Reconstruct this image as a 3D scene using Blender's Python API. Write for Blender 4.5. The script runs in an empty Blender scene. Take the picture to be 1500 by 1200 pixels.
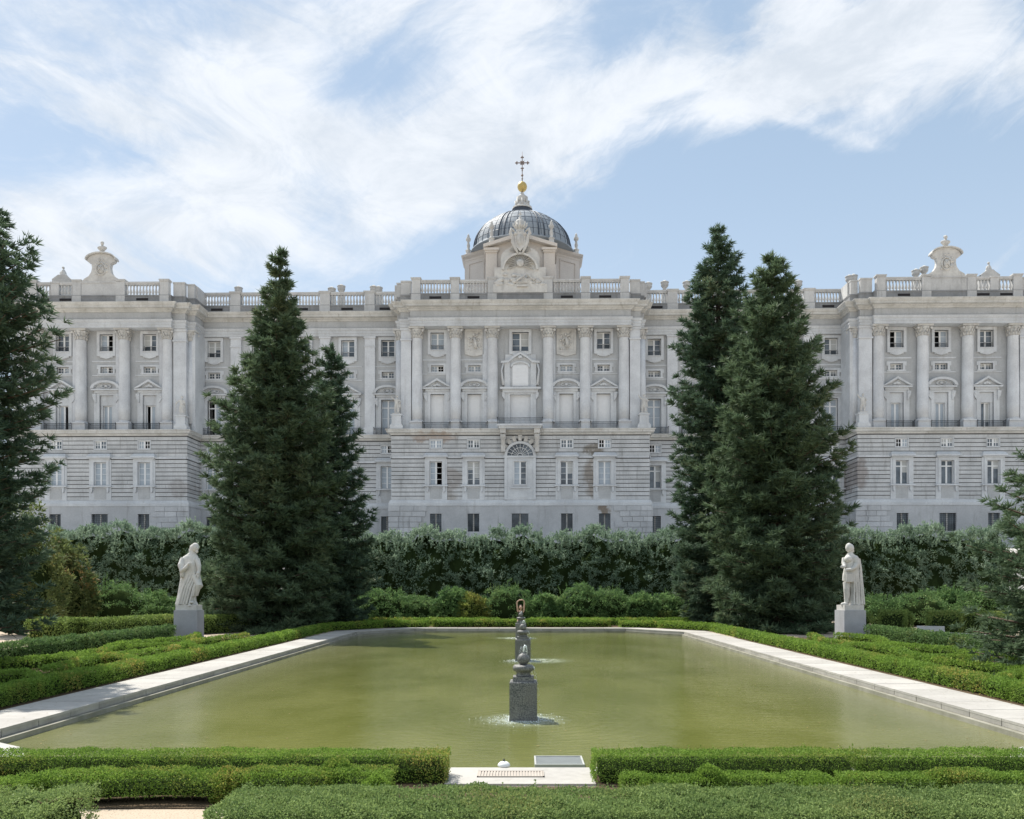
import bpy, math, random
import numpy as np
from mathutils import Vector, Matrix
R = math.radians
random.seed(7)
scene = bpy.context.scene
COL = scene.collection

# ---------------------------------------------------------------- camera
H = 2.2
cd = bpy.data.cameras.new('camera'); cam = bpy.data.objects.new('camera', cd); COL.objects.link(cam)
cam.location = (0, 0, H); cam.rotation_euler = (R(90), 0, 0)
cd.sensor_width = 36; cd.lens = 28.8; cd.shift_x = -0.008; cd.shift_y = 0.1733
cd.clip_start = 0.1; cd.clip_end = 9000
scene.camera = cam
scene.render.resolution_x = 1024; scene.render.resolution_y = 819
# ---------------------------------------------------------------- sun, sky, exposure
SUN_AZ = (-0.68, 0.73); SUN_EL = 57.0
sd = bpy.data.lights.new('sun', 'SUN'); sun = bpy.data.objects.new('sun', sd); COL.objects.link(sun)
sd.energy = 3.3; sd.angle = R(0.55); sd.color = (1.0, 0.95, 0.87)
_l = math.hypot(*SUN_AZ); _sv = Vector((SUN_AZ[0]/_l*math.cos(R(SUN_EL)), SUN_AZ[1]/_l*math.cos(R(SUN_EL)), math.sin(R(SUN_EL))))
sun.rotation_euler = _sv.to_track_quat('Z', 'Y').to_euler()
vs = scene.view_settings
vs.view_transform = 'Standard'; vs.look = 'None'; vs.gamma = 1; vs.use_curve_mapping = False
vs.exposure = 1.06
scene.cycles.max_bounces = 5; scene.cycles.diffuse_bounces = 3; scene.cycles.glossy_bounces = 3
scene.cycles.transmission_bounces = 3; scene.cycles.caustics_reflective = False

class NT:
    """small helper for node trees"""
    def __init__(s, tree): s.t = tree; s.n = tree.nodes; s.l = tree.links
    def new(s, typ, **kw):
        nd = s.n.new(typ)
        for k, v in kw.items():
            if k.startswith('_'): setattr(nd, k[1:], v)
            else: s.put(nd, k, v)
        return nd
    def put(s, nd, k, v):
        k = k.replace('_', ' ') if k not in nd.inputs else k
        inp = nd.inputs[int(k[1:])] if k[0] == 'i' and k[1:].isdigit() else nd.inputs[k]
        if isinstance(v, bpy.types.NodeSocket): s.l.new(v, inp)
        else: inp.default_value = v
    def m(s, op, a, b=0.0, c=None, clamp=False):
        nd = s.n.new('ShaderNodeMath'); nd.operation = op; nd.use_clamp = clamp
        for i, v in enumerate((a, b, c)):
            if v is None: continue
            if isinstance(v, bpy.types.NodeSocket): s.l.new(v, nd.inputs[i])
            else: nd.inputs[i].default_value = v
        return nd.outputs[0]
    def mix(s, f, a, b):
        nd = s.n.new('ShaderNodeMix'); nd.data_type = 'RGBA'
        for inp, v in ((nd.inputs[0], f), (nd.inputs[6], a), (nd.inputs[7], b)):
            if isinstance(v, bpy.types.NodeSocket): s.l.new(v, inp)
            else: inp.default_value = v if not isinstance(v, tuple) else (*v[:3], 1)
        return nd.outputs[2]
    def noise(s, vec, scale, detail=3, rough=0.55, dist=0.0):
        nd = s.n.new('ShaderNodeTexNoise'); nd.inputs['Scale'].default_value = scale
        nd.inputs['Detail'].default_value = detail; nd.inputs['Roughness'].default_value = rough
        nd.inputs['Distortion'].default_value = dist
        if vec is not None: s.l.new(vec, nd.inputs['Vector'])
        return nd.outputs['Fac']
    def ramp(s, v, a, b, lo=0.0, hi=1.0, smooth=True):
        nd = s.n.new('ShaderNodeMapRange'); nd.interpolation_type = 'SMOOTHSTEP' if smooth else 'LINEAR'
        s.l.new(v, nd.inputs[0])
        for i, x in enumerate((a, b, lo, hi)): nd.inputs[i+1].default_value = x
        return nd.outputs[0]
    def mapping(s, vec, scale=(1,1,1), rot=(0,0,0), loc=(0,0,0)):
        nd = s.n.new('ShaderNodeMapping'); s.l.new(vec, nd.inputs['Vector'])
        nd.inputs['Scale'].default_value = scale; nd.inputs['Rotation'].default_value = rot; nd.inputs['Location'].default_value = loc
        return nd.outputs[0]

world = bpy.data.worlds.new('World'); scene.world = world; world.use_nodes = True
w = NT(world.node_tree); w.n.clear()
sky = w.new('ShaderNodeTexSky'); sky.sky_type = 'NISHITA'; sky.sun_disc = False
sky.sun_elevation = R(SUN_EL); sky.sun_rotation = math.atan2(SUN_AZ[0], SUN_AZ[1])
sky.altitude = 650; sky.air_density = 1.0; sky.dust_density = 1.6; sky.ozone_density = 1.2
tc = w.new('ShaderNodeTexCoord').outputs['Generated']
sep = w.new('ShaderNodeSeparateXYZ', Vector=tc)
dx, dy, dz = sep.outputs
yy = w.m('MAXIMUM', dy, 0.03)
a0 = w.m('DIVIDE', dx, yy); b0 = w.m('DIVIDE', dz, yy)          # where a cloud stands in the southern sky
wv = w.mapping(tc, (1, 1, 1.6))
nA = w.noise(wv, 3.2, 6, 0.6); nB = w.noise(w.mapping(tc, (1, 1, 1.6), loc=(3.1, 1.7, 5.2)), 3.2, 6, 0.6)
a = w.m('ADD', a0, w.m('MULTIPLY', w.m('SUBTRACT', nA, 0.5), 0.17))
b = w.m('ADD', b0, w.m('MULTIPLY', w.m('SUBTRACT', nB, 0.5), 0.12))
blobs = [  # x, y, rx, ry, tilt (deg, + = rising to the right), weight
 (290,330,270,120,12,1.1),(350,140,190,70,-10,1.1),(130,130,210,26,-24,.75),(560,215,190,36,-14,.75),(700,255,170,60,22,.85),
 (735,90,60,150,-32,.75),(900,160,190,48,12,.9),(1090,150,150,50,0,.8),(1240,90,130,100,0,1.1),(1420,40,190,62,-14,1.15),
 (910,292,110,12,-17,.5),(1270,205,130,12,-8,.5),(560,15,200,50,12,.55),(800,240,70,55,30,.8),(60,330,150,70,0,.7),(1010,60,120,40,30,.3),(200,40,200,40,-10,.45),
 (545,115,85,38,18,-1.1),(50,185,95,62,-20,-.8),(245,205,80,20,20,-.55),(1370,265,260,95,0,-1.3),(990,270,200,55,0,-1.1),
 (625,350,150,36,-5,-.6),(1075,40,45,45,0,-.6),(880,62,36,90,-35,-.4),(480,400,120,30,0,-.3),(1100,380,500,70,0,-.8)]
acc = None
for (px, py, rx, ry, tilt, wt) in blobs:
    ca, cb = (px-762)/1200, (860-py)/1200; t = R(tilt)
    u = w.m('SUBTRACT', a, ca); v = w.m('SUBTRACT', b, cb)
    uu = w.m('ADD', w.m('MULTIPLY', u, math.cos(t)*1200/rx), w.m('MULTIPLY', v, math.sin(t)*1200/rx))
    vv = w.m('ADD', w.m('MULTIPLY', u, -math.sin(t)*1200/ry), w.m('MULTIPLY', v, math.cos(t)*1200/ry))
    q = w.m('ADD', w.m('MULTIPLY', uu, uu), w.m('MULTIPLY', vv, vv))
    g = w.m('MULTIPLY', w.m('EXPONENT', w.m('MULTIPLY', q, -0.8)), wt)
    acc = g if acc is None else w.m('ADD', acc, g)
pl = w.new('ShaderNodeCombineXYZ', X=a, Y=b, Z=0.0).outputs[0]
strR = w.noise(w.mapping(w.mapping(pl, rot=(0, 0, R(-33))), (1.5, 6.5, 1)), 1.5, 9, 0.63, 0.9)   # streaks rising to the right
strL = w.noise(w.mapping(w.mapping(pl, rot=(0, 0, R(27))), (1.5, 6.5, 1), loc=(4, 2, 0)), 1.5, 9, 0.63, 0.9)   # streaks falling to the right
wisp = w.m('ADD', w.m('MULTIPLY', strL, w.ramp(a0, -0.12, -0.40)), w.m('MULTIPLY', strR, w.ramp(a0, -0.40, -0.12)))
fine = w.noise(w.mapping(tc, (1, 1, 1.7), rot=(0, R(-20), 0)), 9.0, 9, 0.66, 0.6)
body = w.m('ADD', w.m('MULTIPLY', w.m('SUBTRACT', wisp, 0.5), 3.8), w.m('MULTIPLY', w.m('SUBTRACT', fine, 0.5), 1.5))
dens = w.m('ADD', w.m('ADD', w.m('MULTIPLY', acc, 0.86), body), 0.0)
mask = w.ramp(dens, -0.42, 1.18)
# the same thin cloud carries on round the rest of the sky
rest = w.ramp(w.m('ADD', w.noise(wv, 1.7, 7, 0.6, 0.5), w.m('MULTIPLY', w.m('SUBTRACT', fine, .5), .5)), 0.34, 0.72)
infront = w.ramp(dy, 0.10, 0.35)
above = w.ramp(b0, 0.80, 1.15)
sel = w.m('MULTIPLY', infront, w.m('SUBTRACT', 1.0, above))
mask = w.m('ADD', w.m('MULTIPLY', mask, sel), w.m('MULTIPLY', rest, w.m('SUBTRACT', 1.0, sel)))
low = w.ramp(dz, 0.0, 0.5, 1.0, 0.0)
skyc = w.mix(0.70, sky.outputs[0], w.mix(w.ramp(dz, 0.10, 0.55), (4.6, 5.45, 6.2), (3.0, 3.95, 5.0)))               # thin veil of high haze over the blue
cloudc = w.mix(w.ramp(fine, 0.3, 0.7), (4.6, 5.0, 5.5), (6.0, 6.25, 6.6))
colr = w.mix(w.m('MULTIPLY', mask, 0.93), skyc, cloudc)
bg = w.new('ShaderNodeBackground', Color=colr, Strength=0.077)
out = w.new('ShaderNodeOutputWorld', Surface=bg.outputs[0])
world.cycles.sampling_method = 'MANUAL'; world.cycles.sample_map_resolution = 1024

# ---------------------------------------------------------------- materials
def material(name, rough=0.8, spec=0.3):
    m = bpy.data.materials.new(name); m.use_nodes = True
    t = NT(m.node_tree); p = t.n['Principled BSDF']
    p.inputs['Roughness'].default_value = rough; p.inputs['Specular IOR Level'].default_value = spec
    return m, t, p
def gpos(t): return t.new('ShaderNodeNewGeometry').outputs['Position']
def bump(t, p, h, strength=0.3, dist=0.02):
    b = t.new('ShaderNodeBump', Height=h, Strength=strength, Distance=dist); t.l.new(b.outputs[0], p.inputs['Normal'])
def stone(name, c1, c2, scale=0.6, rough=0.85, streak=0.25, grime=(0.16,0.155,0.14), stains=(), b=0.25, fs=6.0, tone=0.10):
    m, t, p = material(name, rough, 0.2); P = gpos(t)
    n1 = t.noise(P, scale, 5, 0.6); n2 = t.noise(P, fs, 4, 0.6)
    col = t.mix(t.ramp(n1, 0.3, 0.7), c1, c2)
    n3 = t.noise(t.mapping(P, (1.5, 1.5, 0.18)), 1.1, 5, 0.65)
    col = t.mix(t.m('MULTIPLY', t.ramp(n3, 0.52, 0.78), streak), col, grime)
    oi = t.new('ShaderNodeObjectInfo').outputs['Random']
    for (sx, sz, rx, rz, wt, sc) in stains:
        s = t.new('ShaderNodeSeparateXYZ', Vector=P).outputs
        wob = t.m('MULTIPLY', t.m('SUBTRACT', t.noise(P, 0.9, 4, .6), .5), 1.8)
        u = t.m('MULTIPLY', t.m('SUBTRACT', t.m('ADD', s[0], wob), sx), 1/rx); v = t.m('MULTIPLY', t.m('SUBTRACT', t.m('ADD', s[2], wob), sz), 1/rz)
        q = t.m('ADD', t.m('MULTIPLY', u, u), t.m('MULTIPLY', v, v))
        f = t.m('MULTIPLY', t.m('MULTIPLY', t.ramp(q, 0.5, 1.5, 1, 0), wt), t.ramp(t.noise(P, 1.6, 4, .7), .22, .48))
        col = t.mix(f, col, sc)
    hsv = t.new('ShaderNodeHueSaturation', Color=col)
    val = t.m('ADD', t.m('ADD', 1 - tone/2, t.m('MULTIPLY', oi, tone)), t.m('MULTIPLY', t.m('SUBTRACT', n2, .5), 0.35))
    t.l.new(val, hsv.inputs['Value'])
    t.l.new(hsv.outputs[0], p.inputs['Base Color'])
    bump(t, p, n2, b, 0.03)
    return m
brown = (0.17, 0.125, 0.08)
STAINS = [(10.0, 17.0, 1.5, 2.8, .6, brown), (9.9, 20.6, 1.4, .8, .8, (0.17,.145,.11)), (-9.4, 16.6, 1.5, 1.5, .5, (0.2,.16,.13)), (-10.6, 14.3, 2.2, 1.0, .45, brown),
          (-11.5, 22.3, 3.0, .6, .5, (0.3,.2,.13)), (11.2, 12.6, .8, 1.0, .8, brown), (45.2, 17.3, .9, 2.2, .6, (0.2,.16,.14)), (-46, 15.5, 1.3, 1.2, .4, (0.2,.17,.15))]
M_LIME = stone('limestone_pale', (0.61,0.63,0.645), (0.48,0.495,0.51), 0.35, streak=0.42, grime=(0.33,0.32,0.30))
M_COLM = stone('limestone_columns', (0.64,0.66,0.68), (0.53,0.545,0.565), 0.5, streak=0.38, grime=(0.36,0.35,0.34))
M_CORN = stone('limestone_cornice', (0.59,0.585,0.56), (0.44,0.435,0.41), 0.5, streak=0.7, grime=(0.27,0.24,0.20), stains=STAINS)
M_GREY = stone('granite_grey_wall', (0.46,0.47,0.475), (0.40,0.41,0.415), 0.6, streak=0.3)
M_COUR = stone('granite_courses', (0.53,0.54,0.545), (0.42,0.43,0.435), 0.45, streak=0.5, stains=STAINS, tone=0.14)
M_JOIN = stone('granite_joints', (0.15,0.15,0.15), (0.11,0.11,0.11), 0.6)
M_BASE = stone('granite_base', (0.50,0.51,0.52), (0.40,0.41,0.42), 0.25, streak=0.5, stains=STAINS, tone=.2)
M_PARA = stone('parapet_stone', (0.56,0.56,0.55), (0.47,0.47,0.465), 0.7, streak=0.5, grime=(0.24,0.235,0.22))
M_PLIN = stone('parapet_plinth_granite', (0.30,0.305,0.31), (0.22,0.225,0.23), 0.5, streak=0.6)
M_CARV = stone('carved_stone', (0.60,0.59,0.56), (0.48,0.47,0.45), 0.9, streak=0.5, grime=(0.24,0.235,0.22), b=.5, fs=3)
M_PINK = stone('drum_render', (0.62,0.58,0.535), (0.58,0.54,0.50), 0.3, streak=0.15, grime=(0.4,0.36,0.32))
M_MARB = stone('statue_marble', (0.66,0.65,0.62), (0.54,0.53,0.50), 1.8, streak=0.3, grime=(0.42,0.40,0.37), b=.3, fs=14)
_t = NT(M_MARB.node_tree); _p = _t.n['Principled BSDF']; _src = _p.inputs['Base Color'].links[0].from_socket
_pt = _t.new('ShaderNodeNewGeometry').outputs['Pointiness']                # darker in the carved hollows
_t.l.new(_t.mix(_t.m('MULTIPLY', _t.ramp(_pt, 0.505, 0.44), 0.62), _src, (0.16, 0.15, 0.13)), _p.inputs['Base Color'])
M_PED = stone('pedestal_granite', (0.42,0.43,0.45), (0.36,0.37,0.39), 1.5, streak=0.25, fs=30, b=.2)
M_COPE = stone('coping_stone', (0.43,0.415,0.385), (0.37,0.355,0.33), 0.8, streak=0.45, fs=9, tone=.16, grime=(.25,.235,.2))
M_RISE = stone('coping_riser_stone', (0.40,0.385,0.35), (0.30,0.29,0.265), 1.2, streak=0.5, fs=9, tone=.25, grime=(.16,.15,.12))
def simple(name, c, rough=0.6, metal=0.0, spec=0.3, var=0.1, scale=8):
    m, t, p = material(name, rough, spec); p.inputs['Metallic'].default_value = metal
    n = t.noise(gpos(t), scale, 4, .6)
    col = t.mix(n, tuple(x*(1-var*2) for x in c), tuple(min(1, x*(1+var*2)) for x in c))
    t.l.new(col, p.inputs['Base Color']); return m
M_WHITE = simple('white_paint', (0.74,0.75,0.75), 0.5, var=.04)
M_SHUT = simple('white_shutter', (0.72,0.73,0.74), 0.55, var=.04, scale=2)
M_IRON = simple('black_iron', (0.035,0.04,0.045), 0.5)
M_DARK = simple('opening_shade', (0.03,0.028,0.03), 0.9)  # near-black paint for the shade inside rooms and slots
M_GOLD = simple('gilded_ball', (0.52,0.40,0.16), 0.5, 0.45, var=.1)
M_CROSS = simple('weathered_iron_cross', (0.25,0.2,0.18), 0.6, 0.3)
M_CURT = simple('curtained_pane', (0.36,0.41,0.46), 0.22, spec=0.6, var=.15, scale=1.2)
m, t, p = material('window_glass', 0.09, 0.7); n = t.noise(gpos(t), 0.55, 3)
t.l.new(t.mix(t.ramp(n, .35, .65), (0.035,0.045,0.055), (0.12,0.145,0.17)), p.inputs['Base Color']); M_GLASS = m
m, t, p = material('slate_lead_dome', 0.68, 0.3); P = gpos(t)
t.l.new(t.mix(t.noise(P, 0.7, 5, .65), (0.20,0.235,0.27), (0.32,0.35,0.38)), p.inputs['Base Color']); bump(t, p, t.noise(P, 5, 3), .15, .05); M_SLATE = m
M_LEAD = simple('dark_lead', (0.06,0.075,0.10), 0.5)
m, t, p = material('fountain_granite', 0.55, 0.4); P = gpos(t)
sp = t.ramp(t.noise(P, 55, 3, .7), .42, .6); col = t.mix(sp, (0.075,0.08,0.08), (0.25,0.245,0.235))
col = t.mix(t.m('MULTIPLY', t.ramp(t.noise(P, 3, 4), .45, .7), .4), col, (0.2, .19, .17)); col = t.mix(t.m('MULTIPLY', t.ramp(t.noise(t.mapping(P, (7, 7, 1)), 1.5, 5, .7), .55, .72), .55), col, (.33, .33, .30)); t.l.new(col, p.inputs['Base Color']); M_GRAN = m
M_SKIN = simple('skin', (0.55,0.36,0.27), 0.55, var=.03); M_HAIR = simple('brown_hair', (0.05,0.03,0.02), 0.5); M_BLACK = simple('black_cloth', (0.02,0.02,0.022), 0.85)
m, t, p = material('sand_gravel', 0.95, 0.1); P = gpos(t)
col = t.mix(t.noise(P, 0.7, 5, .6), (0.40,0.33,0.25), (0.52,0.44,0.35)); col = t.mix(t.ramp(t.noise(P, 60, 2), .55, .7), col, (0.26,.21,.16))
t.l.new(col, p.inputs['Base Color']); bump(t, p, t.noise(P, 45, 3), .6, .01); M_SAND = m
m, t, p = material('bed_soil', 0.98, 0.05); P = gpos(t)
t.l.new(t.mix(t.noise(P, 9, 5, .7), (0.05,0.035,0.022), (0.16,0.12,0.08)), p.inputs['Base Color']); bump(t, p, t.noise(P, 30, 4), .8, .02); M_SOIL = m
m, t, p = material('terrace_gravel', 0.95, 0.1); P = gpos(t)
t.l.new(t.mix(t.noise(P, .3, 5), (0.50,0.48,0.45), (0.58,0.56,0.53)), p.inputs['Base Color']); M_TERR = m
M_BARK = simple('bark', (0.10,0.075,0.055), 0.95, var=.3, scale=12)

FOUNT = [(0.06, 15.0), (0.09, 26.9), (0.03, 38.8)]
m, t, p = material('pond_water', 0.06, 0.5); P = gpos(t)
p.inputs['IOR'].default_value = 1.33
big = t.noise(t.mapping(P, (1, .6, 1)), .35, 4, .6); col = t.mix(t.ramp(big, .3, .7), (0.108,0.120,0.028), (0.168,0.176,0.056))
s = t.new('ShaderNodeSeparateXYZ', Vector=P).outputs
edge = t.ramp(t.m('ADD', t.m('ABSOLUTE', s[0]), t.m('MULTIPLY', big, 1.5)), 5.2, 8.9)
col = t.mix(t.m('MULTIPLY', edge, .35), col, (0.21,0.205,0.125))  # paler toward the sides: palace and sky reflection painted into the colour
foam = None
fn = t.noise(t.mapping(P, (1, 1, 1)), 7, 5, .7)
for i, (fx, fy) in enumerate(FOUNT):
    u = t.m('SUBTRACT', s[0], fx + (.0, .55, -.3)[i]); v = t.m('SUBTRACT', s[1], fy + (-.05, .0, .0)[i])
    r = t.m('SQRT', t.m('ADD', t.m('MULTIPLY', u, u), t.m('MULTIPLY', v, v)))
    f = t.m('MULTIPLY', t.ramp(r, .25, (.95, 1.3, 1.3)[i], 1, 0), t.ramp(fn, .30, .66))
    foam = f if foam is None else t.m('ADD', foam, f, clamp=True)
col = t.mix(t.m('MULTIPLY', foam, .75), col, (0.48,0.54,0.46))
t.l.new(col, p.inputs['Base Color'])
t.l.new(t.m('ADD', .02, t.m('MULTIPLY', foam, .35)), p.inputs['Roughness'])
wA = t.noise(t.mapping(P, (2.2, 6.5, 1), rot=(0,0,R(6))), 1.0, 5, .62, .6)
wB = t.noise(t.mapping(P, (5, 19, 1), rot=(0,0,R(-5))), 1.0, 3, .6, .5)
hgt = t.m('ADD', wA, t.m('MULTIPLY', wB, .62))
for i, (fx, fy) in enumerate(FOUNT[:2]):                              # rings spreading from the falling water
    u = t.m('SUBTRACT', s[0], fx); v = t.m('SUBTRACT', s[1], fy)
    r = t.m('SQRT', t.m('ADD', t.m('MULTIPLY', u, u), t.m('MULTIPLY', v, v)))
    hgt = t.m('ADD', hgt, t.m('MULTIPLY', t.m('SINE', t.m('MULTIPLY', r, 26)), t.ramp(r, .3, 4.2, .13, 0)))
bump(t, p, hgt, .16, .05); M_WATER = m

def foliage(name, dark, light, tip=None, transl=0.42, rough=0.62, patch=1.2, spec=.18):
    m = bpy.data.materials.new(name); m.use_nodes = True; t = NT(m.node_tree); p = t.n['Principled BSDF']
    at = t.new('ShaderNodeAttribute', _attribute_name='rnd').outputs['Fac']
    P = gpos(t); n = t.noise(P, patch, 4, .6)
    f = t.m('ADD', t.m('MULTIPLY', at, .62), t.m('MULTIPLY', t.ramp(n, .3, .7), .38))
    col = t.mix(f, dark, light)
    if tip: col = t.mix(t.m('MULTIPLY', t.ramp(t.noise(P, patch*.6, 3), .52, .68), t.ramp(at, .3, .8)), col, tip)
    t.l.new(col, p.inputs['Base Color']); p.inputs['Roughness'].default_value = rough; p.inputs['Specular IOR Level'].default_value = spec
    tr = t.new('ShaderNodeBsdfTranslucent', Color=col); mx = t.new('ShaderNodeMixShader', i0=transl)
    t.l.new(p.outputs[0], mx.inputs[1]); t.l.new(tr.outputs[0], mx.inputs[2]); t.l.new(mx.outputs[0], t.n['Material Output'].inputs[0])
    return m
F_BOX = foliage('box_leaves_bright', (0.100,0.190,0.030), (0.280,0.420,0.075), (0.42,0.36,0.10))
F_BOXG = foliage('box_leaves_greyish', (0.115,0.190,0.060), (0.330,0.430,0.150), (0.298,0.333,0.114))
F_HEDG = foliage('hedge_leaves_dark', (0.060,0.125,0.044), (0.185,0.285,0.095), (0.221,0.255,0.085))
F_CUBE = foliage('clipped_cube_leaves', (0.115,0.180,0.045), (0.290,0.380,0.105), (0.37,0.39,0.12))
F_FIR = foliage('fir_needles', (0.052,0.094,0.056), (0.170,0.236,0.130), (0.19,0.23,0.13), transl=.30, patch=.5)
F_FIR2 = foliage('fir_needles_deep', (0.045,0.086,0.058), (0.140,0.205,0.125), (0.17,0.2,0.11), transl=.30, patch=.5)
F_LAUR = foliage('tall_hedge_leaves', (0.095,0.165,0.110), (0.36,0.46,0.33), (0.34,0.43,0.32), patch=.5)
F_SHRB = foliage('shrub_leaves', (0.060,0.136,0.051), (0.221,0.340,0.119), (0.272,0.357,0.136), patch=.9)
F_YELL = foliage('shrub_leaves_yellow_green', (0.105,0.150,0.038), (0.300,0.330,0.075), (0.360,0.330,0.090), patch=.9)
F_BROWN = foliage('magnolia_leaves', (0.065,0.105,0.038), (0.205,0.240,0.085), (0.330,0.190,0.080), patch=.9)
M_WETL = stone('wet_ledge_stone', (0.33,0.32,0.27), (0.23,0.225,0.18), 1.6, streak=.5, fs=9, grime=(.05,.06,.03))
F_CORE = simple('foliage_core_shade', (0.026,0.040,0.014), 1.0, var=.3, scale=20, spec=.0)  # solid dark cores: shade deep inside the foliage painted as colour

# ---------------------------------------------------------------- mesh helpers
class MB:
    def __init__(s): s.v = []; s.f = []; s.sm = []
    def add(s, vs, fs, smooth=False):
        o = len(s.v); s.v += [tuple(x) for x in vs]; s.f += [tuple(i+o for i in f) for f in fs]; s.sm += [smooth]*len(fs)
    def box(s, x0, x1, y0, y1, z0, z1):
        if x1 < x0: x0, x1 = x1, x0
        s.add([(x0,y0,z0),(x1,y0,z0),(x1,y1,z0),(x0,y1,z0),(x0,y0,z1),(x1,y0,z1),(x1,y1,z1),(x0,y1,z1)],
              [(0,3,2,1),(4,5,6,7),(0,1,5,4),(1,2,6,5),(2,3,7,6),(3,0,4,7)])
    def frust(s, cx, cy, w0, d0, z0, w1, d1, z1):
        v = [(cx+a*w/2, cy+b*d/2, z) for (w, d, z) in ((w0,d0,z0),(w1,d1,z1)) for (a,b) in ((-1,-1),(1,-1),(1,1),(-1,1))]
        s.add(v, [(0,3,2,1),(4,5,6,7),(0,1,5,4),(1,2,6,5),(2,3,7,6),(3,0,4,7)])
    def prism(s, poly, y0, y1):            # polygon in x,z pushed along y (counter-clockwise seen from -y)
        n = len(poly); v = [(x, y0, z) for x, z in poly] + [(x, y1, z) for x, z in poly]
        f = [tuple(range(n)), tuple(range(2*n-1, n-1, -1))] + [(i, i+n, (i+1) % n + n, (i+1) % n) for i in range(n)]
        s.add(v, f)
    def plate(s, poly, z0, z1):            # polygon in x,y pushed along z
        n = len(poly); v = [(x, y, z0) for x, y in poly] + [(x, y, z1) for x, y in poly]
        f = [tuple(range(n-1, -1, -1)), tuple(range(n, 2*n))] + [(i, (i+1) % n, (i+1) % n + n, i+n) for i in range(n)]
        s.add(v, f)
    def lathe(s, prof, cx=0, cy=0, n=16, sx=1, sy=1, smooth=True, rot=0, z=0):
        v = []
        for r, zz in prof:
            for k in range(n):
                a = 2*math.pi*k/n + rot; v.append((cx+r*math.cos(a)*sx, cy+r*math.sin(a)*sy, z+zz))
        f = []
        for i in range(len(prof)-1):
            for k in range(n):
                k2 = (k+1) % n; f.append((i*n+k, i*n+k2, (i+1)*n+k2, (i+1)*n+k))
        f.append(tuple(range(n-1, -1, -1))); f.append(tuple(range((len(prof)-1)*n, len(prof)*n)))
        s.add(v, f, smooth)
    def ball(s, c, r, sc=(1,1,1), n=10, m=7):
        prof = [(math.sin(math.pi*i/m)*r if 0 < i < m else r*.02, -math.cos(math.pi*i/m)*r) for i in range(m+1)]
        v = []
        for rr, zz in prof:
            for k in range(n):
                a = 2*math.pi*k/n; v.append((c[0]+rr*math.cos(a)*sc[0], c[1]+rr*math.sin(a)*sc[1], c[2]+zz*sc[2]))
        f = [(i*n+k, i*n+(k+1) % n, (i+1)*n+(k+1) % n, (i+1)*n+k) for i in range(m) for k in range(n)]
        f.append(tuple(range(n-1, -1, -1))); f.append(tuple(range(m*n, (m+1)*n)))
        s.add(v, f, True)
    def tube(s, pts, rad, n=8, smooth=True):
        pts = [Vector(q) for q in pts]; rs = rad if isinstance(rad, (list, tuple)) else [rad]*len(pts)
        v = []
        for i, q in enumerate(pts):
            d = (pts[min(i+1, len(pts)-1)] - pts[max(i-1, 0)]).normalized()
            a = d.cross(Vector((0.13, 0.97, 0.2))); 
            if a.length < .05: a = d.cross(Vector((1, 0, 0)))
            a.normalize(); b = d.cross(a).normalized()
            for k in range(n):
                t = 2*math.pi*k/n; v.append(q + (a*math.cos(t) + b*math.sin(t))*rs[i])
        f = [(i*n+k, i*n+(k+1) % n, (i+1)*n+(k+1) % n, (i+1)*n+k) for i in range(len(pts)-1) for k in range(n)]
        f.append(tuple(range(n-1, -1, -1))); f.append(tuple(range((len(pts)-1)*n, len(pts)*n)))
        s.add(v, f, smooth)
    def sweep(s, path, prof, closed=False):   # path in x,y, outward = right-hand side turned to the camera; prof (out, z)
        n = len(path); np_ = len(prof); v = []
        def nor(i, j):
            dx, dy = path[j][0]-path[i][0], path[j][1]-path[i][1]; l = math.hypot(dx, dy); return (dy/l, -dx/l)
        for i in range(n):
            if i == 0: nx, ny = nor(0, 1)
            elif i == n-1: nx, ny = nor(n-2, n-1)
            else:
                a = nor(i-1, i); b = nor(i, i+1); k = 1 + a[0]*b[0] + a[1]*b[1]
                nx, ny = (a[0]+b[0])/max(k, .2), (a[1]+b[1])/max(k, .2)
            for o, z in prof: v.append((path[i][0]+nx*o, path[i][1]+ny*o, z))
        f = [(i*np_+k, (i+1)*np_+k, (i+1)*np_+(k+1) % np_, i*np_+(k+1) % np_) for i in range(n-1) for k in range(np_)]
        f.append(tuple(range(np_))); f.append(tuple(range((n-1)*np_+np_-1, (n-1)*np_-1, -1)))
        s.add(v, f)
    def mesh(s, name, mat):
        me = bpy.data.meshes.new(name); me.from_pydata(s.v, [], s.f); me.materials.append(mat)
        me.polygons.foreach_set('use_smooth', s.sm); me.update()
        import bmesh
        bm = bmesh.new(); bm.from_mesh(me); bmesh.ops.recalc_face_normals(bm, faces=bm.faces); bm.to_mesh(me); bm.free()
        return me
    def build(s, name, mat, parent=None, loc=None, rz=0):
        return link(name, s.mesh(name, mat), parent, loc, rz)
def link(name, me, parent=None, loc=None, rz=0):
    o = bpy.data.objects.new(name, me); COL.objects.link(o)
    if parent: o.parent = parent
    if loc: o.location = loc
    if rz: o.rotation_euler.z = rz
    return o
def tag(o, label=None, cat=None, group=None, kind=None):
    if label: o['label'] = label
    if cat: o['category'] = cat
    if group: o['group'] = group
    if kind: o['kind'] = kind
    return o
def empty(name, loc, label, cat, group=None, rz=0):
    o = bpy.data.objects.new(name, None); COL.objects.link(o); o.location = loc; o.rotation_euler.z = rz
    return tag(o, label, cat, group)
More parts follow.
